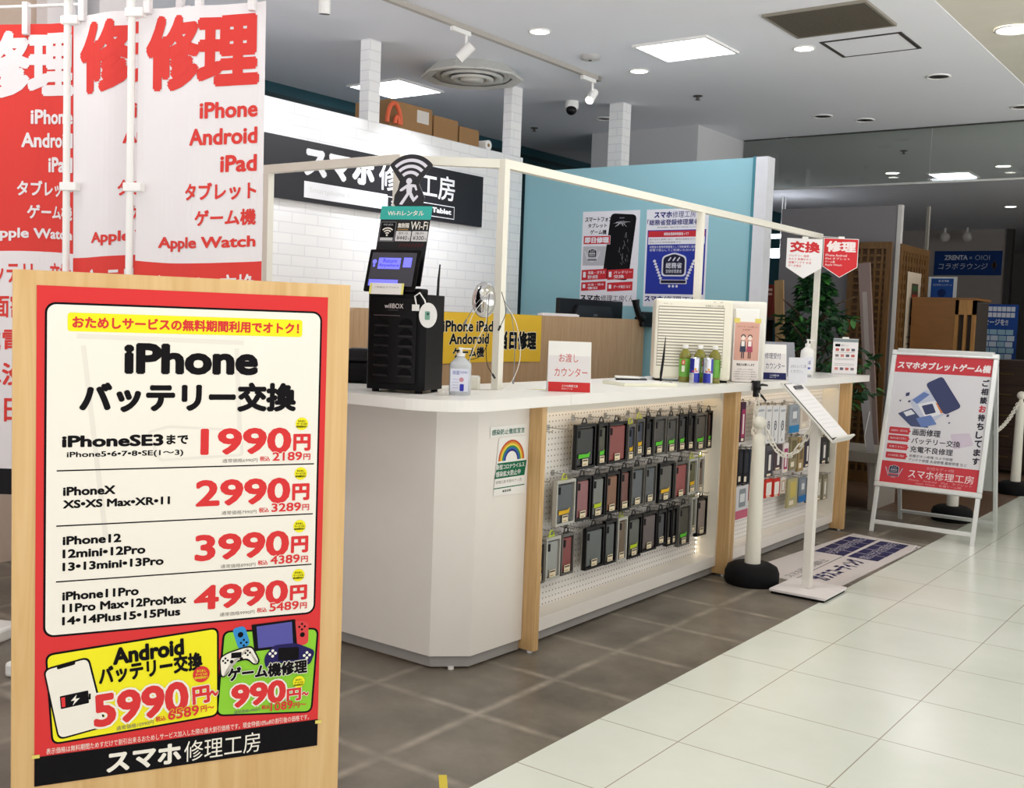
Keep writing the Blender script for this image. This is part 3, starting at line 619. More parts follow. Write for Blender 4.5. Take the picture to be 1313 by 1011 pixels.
R = [  # y0,y1,z0,z1, frame, case colour, sticker, label, tab
 (3.888, 4.049, .70, .898, 'black', '#2d2f30', Gs, 'black framed pack with a dark case and green sticker, first in the top row', None),
 (4.068, 4.152, .702, .894, 'black', '#55543f', Gs, 'narrow olive case pack between the first two wide packs of the top row', None),
 (4.159, 4.327, .702, .894, 'black', '#a83a32', None, 'black framed pack with a red case in the top row', None),
 (4.332, 4.405, .699, .875, 'smoke', '#2f3c58', Ys, 'navy case pack with yellow band right of the red one, top row', '#c8d24a'),
 (4.412, 4.490, .718, .895, 'smoke', '#3b4763', Ys, 'slate blue case pack under a lime tab in the top row', '#c8d24a'),
 (4.503, 4.578, .706, .899, 'black', '#1d1d20', None, 'all black case pack seen edge on in the middle of the top row', None),
 (4.584, 4.709, .706, .898, 'smoke', '#4b4a46', Gs, 'smoky case pack with bright green sticker right of the all black one, top row', None),
 (4.718, 4.831, .705, .891, 'smoke', '#464743', Gs, 'smoky case pack with green sticker, fifth from the right in the top row', None),
 (4.840, 4.934, .704, .895, 'black', '#3f4143', Gs, 'dark grey case pack with green sticker, fourth from the right in the top row', None),
 (4.940, 5.024, .702, .894, 'black', '#19191b', None, 'black case pack third from the right in the top row', None),
 (5.030, 5.161, .693, .893, 'smoke', '#55554f', Gs, 'wide smoky case pack with green sticker, second from the right in the top row', None),
 (5.168, 5.225, .697, .897, 'black', '#5a2b26', Gs, 'maroon case pack with green sticker, last in the top row', None),
 (3.750, 3.901, .468, .664, 'clear', '#5f6a70', Ys, 'clear pack with a grey blue case and yellow band, first in the middle row', '#c8d24a'),
 (3.905, 4.027, .469, .665, 'black', '#b0656b', None, 'black framed pack with a dusty pink case in the middle row', None),
 (4.037, 4.153, .464, .661, 'black', '#8a908c', '#b9cf2d', 'black framed pack with a pale grey case and lime sticker, middle row', None),
 (4.158, 4.274, .469, .662, 'black', '#a3673f', None, 'black framed pack with an orange brown case in the middle row', None),
 (4.284, 4.380, .468, .667, 'black', '#8a4a40', None, 'black framed pack with a red brown case in the middle row', None),
 (4.388, 4.513, .472, .669, 'smoke', '#66717a', None, 'left one of two grey blue case packs side by side in the middle row', None),
 (4.519, 4.631, .472, .667, 'smoke', '#626d75', None, 'right one of two grey blue case packs side by side in the middle row', None),
 (4.658, 4.812, .462, .662, 'black', '#6c6c66', Ys, 'black framed pack with a grey case and yellow sticker, middle row', None),
 (4.826, 4.968, .462, .652, 'smoke', '#b8494a', None, 'pack with a bright red case in the middle row', None),
 (4.972, 5.074, .470, .656, 'clear', '#6c6a3e', Ys, 'olive case pack with yellow sticker under a lime tab, middle row', '#c8d24a'),
 (5.086, 5.157, .464, .657, 'clear', '#8a6b52', None, 'clear pack with a light brown case, last in the middle row', '#c8d24a'),
 (3.605, 3.683, .240, .420, 'smoke', '#56606c', Ys, 'blue grey pack partly behind the oak gable, first in the bottom row', '#9aa23e'),
 (3.688, 3.801, .242, .427, 'clear', '#b4bab8', None, 'clear pack with a silver white case under a lime tab, bottom row', '#c8e04a'),
 (3.806, 3.907, .245, .427, 'smoke', '#a83d40', None, 'pack with a red and green case beside the silver one, bottom row', None),
 (4.000, 4.160, .235, .428, 'black', '#6f7b7c', None, 'wide black framed pack with a blue grey case, bottom row', None),
 (4.166, 4.270, .233, .438, 'black', '#667070', None, 'black framed pack with a slim blue grey case right of the wide one, bottom row', None),
 (4.279, 4.368, .228, .437, 'clear', '#836a4c', None, 'clear pack with a tan case in the bottom row', '#9aa23e'),
 (4.377, 4.504, .226, .430, 'black', '#6d736c', '#b9cf2d', 'black framed pack with a grey case and lime sticker, bottom row', None),
 (4.511, 4.660, .236, .429, 'black', '#77696a', None, 'black framed pack with a taupe case in the bottom row', None),
 (4.665, 4.755, .245, .423, 'black', '#4b535c', None, 'dark slate case pack right of the taupe one, bottom row', None),
 (4.764, 4.815, .229, .423, 'black', '#1a1a1c', None, 'first of three thin black packs hanging close together, bottom row', None),
 (4.820, 4.868, .229, .423, 'black', '#1c1c1e', None, 'middle of three thin black packs hanging close together, bottom row', None),
 (4.889, 5.020, .206, .424, 'smoke', '#4c4b3e', Gs, 'smoky green brown pack hanging lowest in the bottom row', None),
 (5.029, 5.087, .255, .450, 'clear', '#5d6141', None, 'thin olive pack second from the right in the bottom row', '#6d7436'),
 (5.097, 5.215, .230, .439, 'black', '#a6948c', None, 'black framed pack with a beige case, last in the bottom row', None)]
for y0, y1, z0, z1, fr, c, st, lb, tab in R:
    case_pack(y0, y1, z0, z1, fr, c, st, lb, tab=tab); hook((y0 + y1) / 2, z1 + .0235)
for y, z, l in ((3.66, .885, 'empty wire hook nearest the oak gable in the top row'), (3.775, .888, 'empty wire hook left of the first pack in the top row'), (3.652, .675, 'empty wire hook beside the oak gable in the middle row'), (3.94, .44, 'empty wire hook between the red pack and the wide pack of the bottom row')):
    hook(y, z, l, -2.48)
def acc_pack(y0, y1, z0, z1, card, label, draw=None, tabc='#e8e8e6', dep=.018, xf=-2.505):
    t = thing('accessory_package', label, 'accessory pack', (xf - dep, (y0 + y1) / 2, z0), 90, 'accessories on the rear pegboard'); wd, h = (y1 - y0) - .006, z1 - z0; hw = wd / 2
    B().box(-hw, -dep, 0, hw, 0, h, P(card), .003).make('card', t)
    q = Pr(); kind, c = draw or ('lines', '#8a8a8a'); W = hw * 1000; Hh = h * 1000
    if kind == 'coil':
        q.ring(0, Hh * .48, W * .30, W * .42, 0, 360, P(c), 1, 20, 1.5); q.ring(0, Hh * .44, W * .18, W * .27, 0, 360, P(c), 2, 18, 1.7); q.line(-W * .3, Hh * .36, -W * .45, Hh * .18, W * .1, P(c), 1); q.rect(-W * .7, Hh * .84, W * .7, Hh * .9, P('#a8adb5'), 1); q.rect(-W * .1, Hh * .06, W * .1, Hh * .14, P(c), 1)
    elif kind == 'window':
        q.rr(-W * .7, Hh * .12, W * .7, Hh * .82, W * .15, P(c), 1); q.rr(-W * .3, Hh * .2, W * .3, Hh * .7, W * .1, P('#e6e4e0'), 2); q.rect(-W * .6, Hh * .03, W * .4, Hh * .1, P('#efe2c8'), 1)
    elif kind == 'band':
        q.rect(-W, 0, W, Hh * .26, P(c), 1); q.rr(-W * .55, Hh * .35, W * .55, Hh * .9, W * .1, P('#8d949c'), 1); q.rect(-W * .4, Hh * .5, W * .4, Hh * .75, P('#d9dde0'), 2)
    else:
        q.rect(-W * .7, Hh * .1, W * .2, Hh * .25, P('#e9e0cc'), 1); q.rr(-W * .6, Hh * .35, W * .6, Hh * .9, W * .1, P(c), 1)
    q.make('lettering', t, loc=(0, -dep - .0004, 0))
    tm = M('tab_' + tabc.strip('#'), tabc, rough=.4)
    B().tube([(.012 * math.cos(a), -dep / 2, h + .016 * math.sin(a)) for a in [PI * i / 8 for i in range(9)]], .0025, tm, 6).make('hang_tab', t)
    hook((y0 + y1) / 2, z1 + .0105)
A = [(5.584, 5.656, .699, .927, '#4b2f46', 'colourful dark pack with pink and green beside the hanging chain', ('window', '#a63a63'), '#222222'),
 (5.787, 5.929, .673, .896, '#dcdcdf', 'first white cable pack with a coiled dark cable, just behind the post ball', ('coil', '#3f4450'), '#222222'),
 (5.938, 6.027, .664, .891, '#dedee0', 'second white cable pack with a coiled dark cable', ('coil', '#3f4450'), '#222222'),
 (6.035, 6.133, .657, .887, '#dcdcdf', 'third white cable pack with a coiled dark cable', ('coil', '#3f4450'), '#222222'),
 (6.141, 6.246, .649, .881, '#dddde0', 'fourth white cable pack with a coiled dark cable', ('coil', '#3f4450'), '#222222'),
 (6.301, 6.467, .704, .881, '#9aa2ab', 'grey charger pack with a blue bottom band', ('band', '#2f7fb4'), '#c8c8c8'),
 (6.479, 6.641, .719, .852, '#d6ccc0', 'pale beige accessory pack right of the charger pack', ('lines', '#c2b3a4'), '#c8c8c8'),
 (5.578, 5.650, .454, .658, '#1d1e24', 'first slim black accessory pack in the middle row behind the post', ('lines', '#2c3038'), '#222222'),
 (5.656, 5.731, .445, .652, '#22242a', 'second slim black accessory pack in the middle row behind the post', ('lines', '#33363e'), '#222222'),
 (5.741, 5.805, .438, .646, '#3d4655', 'slate blue accessory pack with a beige label next to the black ones', ('window', '#56606f'), '#222222'),
 (5.967, 6.088, .461, .651, '#57565c', 'grey accessory pack under the white cable packs', ('window', '#3c3a42'), '#222222'),
 (6.094, 6.220, .490, .642, '#5b4a50', 'brown purple accessory pack in the middle row', ('window', '#463a44'), '#222222'),
 (6.231, 6.320, .462, .646, '#e2dadb', 'white accessory pack with a pink picture in the middle row', ('window', '#a8426b'), '#e8e8e6'),
 (6.339, 6.466, .468, .676, '#8e8468', 'khaki accessory pack in the middle row under the chain', ('lines', '#6f674a'), '#c8c8c8'),
 (6.478, 6.580, .447, .667, '#a08a62', 'tan accessory pack with a beige label beside the khaki one', ('lines', '#77684c'), '#c8c8c8'),
 (6.588, 6.680, .464, .660, '#4a4a55', 'dark violet accessory pack beside the clipboard post', ('window', '#332f3d'), '#222222'),
 (6.879, 7.000, .463, .638, '#35363a', 'dark accessory pack under the clipboard, right of its post', ('window', '#4a4c4e'), '#222222'),
 (7.008, 7.046, .451, .629, '#45473f', 'thin dark green accessory pack at the right end of the middle row', ('lines', '#5a5d52'), '#222222'),
 (5.575, 5.745, .257, .447, '#d5d5da', 'white pen pack with a pink bottom in the lowest row', ('band', '#c76a83'), '#e8e8e6'),
 (5.752, 5.820, .347, .435, '#c03a36', 'small red pack half hidden behind the post', ('window', '#e7e2de'), '#e8e8e6'),
 (5.978, 6.094, .334, .446, '#c8382f', 'first red bordered pack right of the post', ('window', '#efebe4'), '#e8e8e6'),
 (6.104, 6.208, .328, .438, '#c8382f', 'second red bordered pack right of the post', ('window', '#efebe4'), '#e8e8e6'),
 (6.215, 6.300, .334, .437, '#d9cfc9', 'third small pack with a pale border beside the red ones', ('window', '#b9a189'), '#e8e8e6'),
 (6.341, 6.503, .228, .412, '#b3ab84', 'clear yellowish pack hanging low in the bottom row', ('lines', '#c9b867'), '#c8c8c8'),
 (6.524, 6.651, .244, .404, '#7c8793', 'blue banded pack left of the clipboard post, bottom row', ('band', '#2f72b4'), '#c8c8c8'),
 (6.661, 6.815, .226, .389, '#5c6470', 'blue banded pack right of the clipboard post, bottom row', ('band', '#2f4f8e'), '#c8c8c8'),
 (6.832, 6.930, .218, .393, '#7d7867', 'grey brown pack with a white window, second from the right in the bottom row', ('window', '#a8a28e'), '#c8c8c8'),
 (6.945, 7.040, .215, .383, '#827c69', 'grey brown pack with a white window, last in the bottom row', ('window', '#a8a28e'), '#c8c8c8')]
for y0, y1, z0, z1, c, lb, dr, tb in A: acc_pack(y0, y1, z0, z1, c, lb, dr, tb)

# ------------------------------------------------------------------ acrylic screen frame over the counter
t = thing('screen_frame', 'off white pipe frame standing on the counter for a clear curtain', 'frame', (-2.70, 3.56, ZT))
def pipe(a, b2, name, wd=.034, mat=PVC):
    o = Vector((-2.70, 3.56, ZT)); B().bar(Vector(a) - o, Vector(b2) - o, wd, wd, mat).make(name, t)
ZR = 1.985
PX = -2.70
for px_, py_ in ((PX, 3.56), (PX, 5.36), (PX, 7.15), (-3.03, 3.28), (-3.83, 3.28)): pipe((px_, py_, ZT + .001), (px_, py_, ZR - .018), 'post')
pipe((PX, 3.542, ZR), (PX, 7.17, ZR), 'top_rail', .036); pipe((PX - .018, 3.552, ZR), (-3.015, 3.305, ZR), 'top_rail', .0355); pipe((-3.012, 3.28, ZR), (-3.848, 3.28, ZR), 'top_rail', .036)

# ------------------------------------------------------------------ things on the counter
# rental battery / wifi kiosk
t = thing('rental_kiosk', 'black rental box with a tilted tablet and a signal shaped sign on top', 'kiosk', (-2.774, 3.009, ZT), 19)
KB = M('glossy_black_case', '#0a0708', rough=.25, var=.05, spec=.12); KS = M('satin_black_case', '#08080b', rough=.4, var=.05, spec=.12)
b = B(); b.prism([(-.112, -.0), (.10, -.0), (.118, .02), (.118, .20), (.10, .22), (-.10, .22), (-.118, .2), (-.118, .008)], .012, .378, KS)
b.make('body', t)
B().box(-.106, -.006, .035, .088, .004, .365, KB, .004).make('front_panel', t)
p = Pr(); p.txt('wifiBOX', -45, 322, 32, 340, P('#d9cfcf'), 1, 0); p.txt('BY SMART RENTAL', -30, 313, 12, 317, P('#6d5f62'), 1, 0); p.make('lettering', t, loc=(0, -.0065, 0))
B().box(-.09, -.0072, .293, .02, -.006, .296, M('slot_line', '#46363a', rough=.3)).make('groove', t)
for cx in (-.055, .045):
    for k in range(6):
        z = .262 - k * .038; b = B(); b.prism(arc(cx, z - .004, .028, 0, 180, 8), .0065, .008, M('slot_black', '#040405', rough=.5, spec=.1), mtx=Matrix(((1, 0, 0, 0), (0, 0, -1, 0), (0, 1, 0, 0), (0, 0, 0, 1))))
        b.box(cx - .03, -.010, z - .010, cx + .03, -.006, z - .003, M('slot_lip', '#1c1517', rough=.3, spec=.2)); b.make('slot', t)
for x, y in ((-.09, .03), (.09, .03), (-.09, .19), (.09, .19)): B().cyl((x, y, 0), (x, y, .013), .014, BLKM, n=10).make('foot', t)
B().tube([(.10, .17, .37), (.102, .17, .44), (.106, .17, .50)], [.006, .005, .003], BLK, 8).make('antenna', t)
B().box(-.06, .02, .376, .09, .10, .40, KS, .006).make('stand', t)
tb = B(); tl = Matrix.Translation((-.035, .0, .385)) @ Matrix.Rotation(math.radians(-20), 4, 'X')
tb.box(-.107, 0, 0, .107, .012, .175, KB, .006, mtx=tl); tab = tb.make('tablet', t)
p = Pr(); SCB, SCD = E('screen_blue', '#6a6af2', 1.0), E('screen_dark', '#34323c', .25)
p.rect(-92, 22, 92, 160, SCD, 1); p.rect(-62, 92, 30, 138, SCB, 2); p.rect(42, 100, 76, 140, SCB, 2); p.rect(-88, 22, 32, 48, SCB, 2)
p.txt('Return', -42, 118, 14, 134, P('#26248a'), 3, 0); p.txt('Anywhere', -58, 98, 26, 114, P('#26248a'), 3, 0); p.circ(-78, 122, 9, SCB, 2, 16); p.rect(-82, 100, -74, 116, SCB, 2)
p.make('screen', tab, loc=tl @ Vector((0, -.0004, 0)), rot=(math.radians(-20), 0, 0))
p = Pr(); p.sheet(-75, -2, 66, 42, P('#ece9e6'), .5); p.rect(-75, -2, -66, 42, P('#e9e07a'), 1); p.rect(57, -2, 66, 42, P('#e9e07a'), 1)
p.txt('ご利用はアプリから', -55, 22, 46, 29, GRAY, 1, 0); p.make('paper_note', t, loc=(-.035, -.012, .376), rot=(math.radians(-14), 0, 0))
# sign behind the tablet
sg = Matrix.Translation((-.035, .062, .41)) @ Matrix.Rotation(math.radians(-17), 4, 'X')
sb = B().box(-.105, 0, 0, .105, .006, .325, BLK, .002, mtx=sg); so = sb.make('sign_board', t)
p = Pr(); TQ = P('#43b5ab'); p.rr(-108, 272, 108, 328, 4, TQ, 1.5); p.txt('Wi-Fiレンタル', -78, 288, 76, 310, WH, 3, .02)
p.rr(-100, 180, -34, 262, 4, P('#8a8a90'), 1); p.rr(-98, 182, -36, 260, 3, BK, 2); p.txt('WiFi BOX', -88, 246, -46, 254, P('#b9b9be'), 3, 0)
for r_ in (10, 20, 30): p.ring(-67, 206, r_ - 2.5, r_ + 2.5, 45, 135, WH, 3, 10)
p.circ(-67, 206, 4, WH, 3); p.rect(-94, 184, -40, 196, P('#c9c9cc'), 3)
p.txt('無制限', -26, 236, 22, 258, WH, 2, .03); p.txt('Wi-Fi', 28, 230, 100, 264, WH, 2, .01); p.rect(-26, 228, 20, 232, P('#a8884f'), 2)
for x0, x1, s1, s2 in ((-30, 34, '国内 1日', '¥440'), (38, 104, '海外', '¥300')):
    p.rr(x0, 182, x1, 224, 3, P('#d8d6d8'), 2); p.txt(s1, x0 + 12, 210, x1 - 14, 220, INK, 3, .0); p.txt(s2, x0 + 6, 187, x1 - 14, 205, INK, 3, .0); p.txt('/日', x1 - 12, 188, x1 - 3, 196, INK, 3, 0)
for i in range(8): p.line(-8 + i * 13, 158, 0 + i * 13, 172, 4, P('#5e2428'), 2)
p.make('lettering', so, loc=sg @ Vector((0, -.0003, 0)), rot=(math.radians(-17), 0, 0))
# wifi shaped topper
tp = Matrix.Translation((.012, -.03, .728)) @ Matrix.Rotation(math.radians(-10), 4, 'X') @ Matrix.Rotation(math.radians(3), 4, 'Y')
FL = Matrix(((1, 0, 0, 0), (0, 0, -1, 0), (0, 1, 0, 0), (0, 0, 0, 1)))
tp = Matrix.Translation((-.033, .165, .728)) @ Matrix.Rotation(math.radians(-6), 4, 'X')
out = arc(0, .085, .118, 42, 138, 14) + [(-.088, .155), (-.044, .095), (-.050, .062), (-.062, .04), (-.064, .008), (-.05, -.012), (.03, -.012), (.058, .005), (.066, .03), (.05, .062), (.038, .085), (.05, .11), (.088, .155)]
tpb = B().prism(out, -.008, 0, M('topper_black', '#1d1b22', rough=.45), mtx=tp @ FL @ Matrix.Translation((0, 0, 0))); tpo = tpb.make('signal_topper', t)
p = Pr(); LW = P('#e8e6f2')
for r_ in (46, 70, 94): p.ring(0, 85, r_ - 6.5, r_ + 6.5, 46, 134, LW, 1, 14)
p.circ(-4, 96, 12.5, LW, 1); p.rq([(-16, 84), (12, 84), (10, 44), (-10, 40)], 6, LW, 1); p.rq([(-10, 50), (2, 46), (-26, 2), (-40, 4)], 4, LW, 1.2); p.rq([(0, 54), (12, 50), (22, 30), (34, 42), (40, 34), (20, 12), (2, 36)], 4, LW, 1.3)
p.rq([(-14, 82), (-8, 72), (-30, 56), (-42, 56), (-40, 64)], 4, LW, 1.4); p.rq([(8, 84), (26, 82), (34, 60), (26, 58), (20, 72), (8, 72)], 4, LW, 1.5)
p.make('pictogram', tpo, loc=tp @ Vector((0, -.0004 - .0, 0)), rot=(math.radians(-6), 0, 0))
w_ = thing('shelf_wobbler', 'round white tag on a curved plastic arm clipped to the black rental box', 'tag', (-2.69, 3.03, ZT + .335), 19)
B().tube([(0, 0, 0), (-.004, -.01, .035), (.02, -.02, .048), (.045, -.03, .02), (.055, -.034, -.01)], .003, WPL, 6).box(-.016, -.006, -.02, .012, -.001, .004, WPL).make('arm', w_)
b = B(); b.lathe([(.036, -.0008), (.036, .0008)], WPL, n=24, mtx=Matrix.Translation((.062, -.036, -.035)) @ Matrix.Rotation(PI / 2, 4, 'X') , sy=1.3); b.make('disc', w_)
q = Pr(); q.rr(50, -52, 70, -20, 4, P('#7fae9b'), 1); q.circ(62, -30, 5, P('#3d5a55'), 2); q.make('lettering', w_, loc=(0, -.0372, 0))

t = thing('hard_case', 'black rounded case lying behind the black rental box', 'case', (-3.25, 3.30, ZT), 30)
B().box(-.14, -.06, 0, .10, .06, .09, BLKM, .03, seg=3).make('body', t); B().box(-.05, -.05, .085, .06, .05, .15, BLK, .024, seg=3).make('lid', t)
t = thing('receipt_box', 'low white box at the far left end of the counter behind the wooden board', 'box', (-3.5, 3.42, ZT), 10); B().box(-.2, -.05, 0, .2, .05, .12, WPL, .004).make('body', t); B().box(-.2, -.05, .12, .2, .05, .126, WHITE).make('lid', t)

# clear sanitizer bottle
def pump_bottle(loc, label, body, r, h, prints, yaw=30, pumpdir=1, sc=1.0):
    t = thing('pump_bottle', label, 'bottle', loc, yaw)
    B().lathe([(r * .9, 0), (r, .006), (r, h * .62), (r * .93, h * .68), (r * .55, h * .76), (r * .36, h * .79), (r * .36, h * .84)], body, n=24, sy=.72).make('body', t)
    B().lathe([(r * .4, h * .82), (r * .4, h * .88), (r * .15, h * .885), (r * .13, h * .97)], WPL, n=16).box(-r * .22, -r * .2, h * .955, r * .22, r * .2, h * 1.0, WPL, .003).box(min(0, pumpdir * r * 1.0), -r * .13, h * .962, max(0, pumpdir * r * 1.0), r * .13, h * .99, WPL, .002).make('pump', t)
    prints(t, r, h); return t
def pr1(t, r, h):
    q = Pr(); q.rr(-r * 820, h * 80, r * 820, h * 560, 3, M('clear_label', '#d9dcec', rough=.3), 1)
    q.rr(2, h * 90, 18, h * 240, 4, P('#3b3fae'), 2); q.circ(8, h * 330, 9, P('#c98f9c'), 2); q.txt('除菌', -26, h * 430, 0, h * 520, P('#8b93c4'), 2, .02); q.txt('手指消毒液', 2, h * 460, 30, h * 510, P('#5560b4'), 2, 0)
    for k in range(4): q.rect(-26, h * (150 + k * 60), -4, h * (160 + k * 60), P('#a7add0'), 2)
    q.make('label', t, loc=(0, -r * .72 - .0008, 0))
PETC = M('clear_bottle_plastic', '#dfe4ea', rough=.15, var=.02, trans=.35)
pump_bottle((-2.585, 3.175, ZT), 'clear sanitizer pump bottle with a blue print beside the black rental box', PETC, .042, .182, pr1, 34, 1)
t = thing('tape_dispenser', 'low white acrylic box at the foot of the corner post', 'box', (-2.775, 3.475, ZT), 34); B().box(-.075, -.03, 0, .04, .03, .052, PVC, .004).make('body', t); B().box(-.07, -.026, .052, .035, .026, .056, WPL).make('lid', t)

# round mirror-like cable holder with charging cables
t = thing('charging_cable_holder', 'round chrome disc with a bundle of charging cables hung on the corner post', 'cable holder', (-2.705, 3.53, ZT - .012), 34)
b = B(); b.lathe([(.002, .024), (.03, .02), (.048, .010), (.052, 0), (.05, -.006)], CHROME, n=28, mtx=Matrix.Translation((-.044, .02, .385)) @ Matrix.Rotation(PI / 2, 4, 'X') , sy=1.45); b.make('disc', t)
CW, CG, CK = M('white_cable', '#e9e8e4'), M('grey_cable', '#8c8c90'), M('black_cable', '#1e1e22')
def cab(pts, mat, r=.0017, end=None):
    P_ = [Vector(q) for q in pts]; path = []
    for i in range(len(P_) - 1):
        p0, p1, p2, p3 = P_[max(0, i - 1)], P_[i], P_[i + 1], P_[min(len(P_) - 1, i + 2)]
        for k in range(6):
            u = k / 6; path.append(.5 * ((2 * p1) + (p2 - p0) * u + (2 * p0 - 5 * p1 + 4 * p2 - p3) * u * u + (3 * p1 - p0 - 3 * p2 + p3) * u ** 3))
    path.append(P_[-1]); b = B().tube(path, r, mat, 6); d = (path[-1] - path[-2]).normalized(); b.cyl(path[-1], path[-1] + d * .022, .0045, end or mat, n=8); b.make('cable', t)
cab([(-.02, -.03, .42), (-.07, -.035, .37), (-.11, -.03, .30)], CG); cab([(-.03, -.03, .40), (-.08, -.035, .33), (-.10, -.03, .28)], CW)
cab([(-.02, -.035, .41), (-.025, -.04, .25), (-.02, -.045, .13), (.005, -.04, .08)], CK); cab([(-.035, -.034, .41), (-.028, -.04, .3), (-.06, -.035, .22), (-.09, -.03, .14), (-.10, -.03, .09)], CW)
cab([(.03, -.02, .42), (.05, -.015, .34), (.03, -.012, .28)], CK); cab([(.02, .02, .41), (.07, .03, .33), (.09, .035, .18), (.09, .03, .06)], CG); cab([(.02, .02, .40), (.09, .03, .30), (.115, .03, .16), (.09, .02, .06), (.05, .01, .022)], CW)
cab([(-.02, -.035, .20), (-.05, -.03, .15), (-.11, -.02, .13)], CK)

# counter signs (wedge of acrylic)
def wedge(loc, yaw, wd, h, label, lines, ink, foot, footink, tilt=12):
    t = thing('counter_sign', label, 'sign', loc, yaw)
    d = math.sin(math.radians(tilt)) * h
    B().prism([(0, 0), (.003, 0), (d + .003, h), (d, h)], -wd / 2, wd / 2, WPL, mtx=Matrix(((0, 0, 1, 0), (1, 0, 0, 0), (0, 1, 0, 0), (0, 0, 0, 1)))).make('panel', t)
    B().prism([(d, h - .001), (d + .003, h - .001), (d * 2 + .003, 0), (d * 2, 0)], -wd / 2, wd / 2, WPL, mtx=Matrix(((0, 0, 1, 0), (1, 0, 0, 0), (0, 1, 0, 0), (0, 0, 0, 1)))).make('back_leg', t)
    q = Pr(); W, Hh = wd * 500, math.hypot(d, h) * 1000
    q.rect(-W + 2, 2, W - 2, Hh - 2, P('#e6e2e4'), 1); q.rect(-W + 2, 2, W - 2, Hh * .2, P(foot), 2)
    n = len(lines)
    for i, (s_, a, b2) in enumerate(lines): y1 = Hh * (.76 - i * .28); q.txt(s_, -W + 2 * W * a, y1 - Hh * .17, -W + 2 * W * b2, y1, P(ink), 2, .0)
    q.txt('スマホ修理工房', -W * .35, Hh * .10, W * .4, Hh * .15, P(footink), 3, .02); q.txt('町田モディ店', -W * .35, Hh * .055, W * .15, Hh * .085, P(footink), 3, 0)
    q.make('lettering', t, loc=(0, -.0004, 0), rot=(math.radians(-tilt), 0, 0)); return t
wedge((-2.447, 3.728, ZT), 38, .18, .212, 'white counter sign with red lettering on the front worktop', [('お渡し', .25, .70), ('カウンター', .15, .92)], '#c9473f', '#cf3b3c', '#f3e4e4')
wedge((-2.445, 5.88, ZT), 36, .145, .205, 'white counter sign with navy lettering and navy foot band on the rear worktop', [('修理受付', .14, .78), ('カウンター', .17, .93)], '#2b2f55', '#2c2f5e', '#d9dbe8')
# flat tray, reader, aerial, papers
t = thing('acrylic_tray', 'flat pale acrylic slab lying on the front worktop', 'tray', (-2.56, 4.52, ZT), 62); B().box(-.15, -.10, 0, .15, .10, .016, M('pale_acrylic', '#eeeedb', rough=.2), .003).make('slab', t); B().box(-.14, -.09, .016, .14, .09, .018, WPL).make('pad', t)
t = thing('card_reader', 'thin white and black payment pad behind the acrylic slab', 'reader', (-2.80, 4.83, ZT), 34); B().box(-.07, -.05, 0, .09, .05, .012, BLK, .003).make('base', t); B().box(-.075, -.05, .012, .055, .045, .022, WPL, .004).make('pad', t)
t = thing('pen_stand', 'tall tapering black pen in a flat holder in front of the slotted cream appliance', 'pen', (-2.60, 4.80, ZT), 34); B().box(-.06, -.03, 0, .06, .03, .008, BLK, .003).make('holder', t); B().tube([(0, 0, .008), (.002, 0, .05), (.010, 0, .13), (.016, 0, .235)], [.004, .007, .006, .0015], BLK, 8).make('shaft', t)
t = thing('paper_slip', 'thin white paper slips on the front worktop behind the red lettered sign', 'paper', (-2.60, 3.72, ZT), 20); Pr().sheet(-60, 0, 60, 1, WH, 40).make('sheet', t); B().box(-.03, .01, .001, .03, .03, .002, P('#e8d77c')).make('yellow_note', t)

# air purifier and white box
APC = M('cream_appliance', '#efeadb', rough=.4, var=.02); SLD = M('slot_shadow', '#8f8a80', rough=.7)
AC = Vector((-2.576, 5.092, ZT)); rv = Vector((math.cos(math.radians(34)), math.sin(math.radians(34)), 0)); nv = Vector((rv.y, -rv.x, 0))
t = thing('air_purifier', 'cream air purifier with a slotted front standing on the worktop', 'air purifier', AC, 34)
B().box(-.203, 0, .012, .203, .19, .435, APC, .014).make('body', t)
b = B()
for k in range(20):
    z = .085 + k * .0155; b.box(-.185, -.0035, z, .155, .004, z + .0105, APC)
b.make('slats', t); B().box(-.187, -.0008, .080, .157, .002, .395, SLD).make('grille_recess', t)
p = Pr(); p.txt('airy', -162, 405, -138, 411, GRAY, 1, 0); p.txt('clean', -128, 405, -118, 409, GRAY, 1, 0); p.txt('低濃度オゾン発生器', 55, 398, 152, 408, GRAY, 1, 0); p.txt('ON', 98, 420, 108, 427, GRAY, 1, 0); p.txt('OFF', 132, 420, 146, 427, GRAY, 1, 0); p.make('lettering', t, loc=(0, -.0005, 0))
for x in (-.17, .17): B().box(x - .02, .02, 0, x + .02, .16, .012, BLKM).make('foot', t)
AB = AC + rv * .285 - nv * .245
t = thing('white_cabinet_unit', 'plain white appliance standing behind the slotted purifier', 'appliance', AB, 34)
B().box(-.14, 0, 0, .14, .18, .44, M('white_appliance', '#f0ede6', rough=.35), .012).make('body', t)
p = Pr(); p.txt('バッテリー', 72, 280, 80, 286, GRAY, 1, 0)
for k, c in enumerate('スマホ充電器'): p.txt(c, 95, 215 - k * 13, 104, 225 - k * 13, GRAY, 1, 0)
p.make('lettering', t, loc=(0, -.0004, 0))
AN = AC + rv * .300 - nv * .130
t = thing('notice_card', 'pink and white notice sheet taped to a white holder beside the purifier', 'notice', AN + nv * -.01 + Vector((0, .01, 0)), 34)
B().box(-.066, 0, 0, .066, .06, .40, WPL, .01).make('holder', t)
p = Pr(); p.sheet(-82, 4, 82, 330, P('#eee7e6'), .6); p.rect(-76, 120, 76, 326, P('#d9a99c'), 1); p.txt('カウンターにお越しの', -60, 296, 62, 306, P('#8b5648'), 2, 0); p.txt('お客様へ', -28, 280, 30, 290, P('#8b5648'), 2, 0)
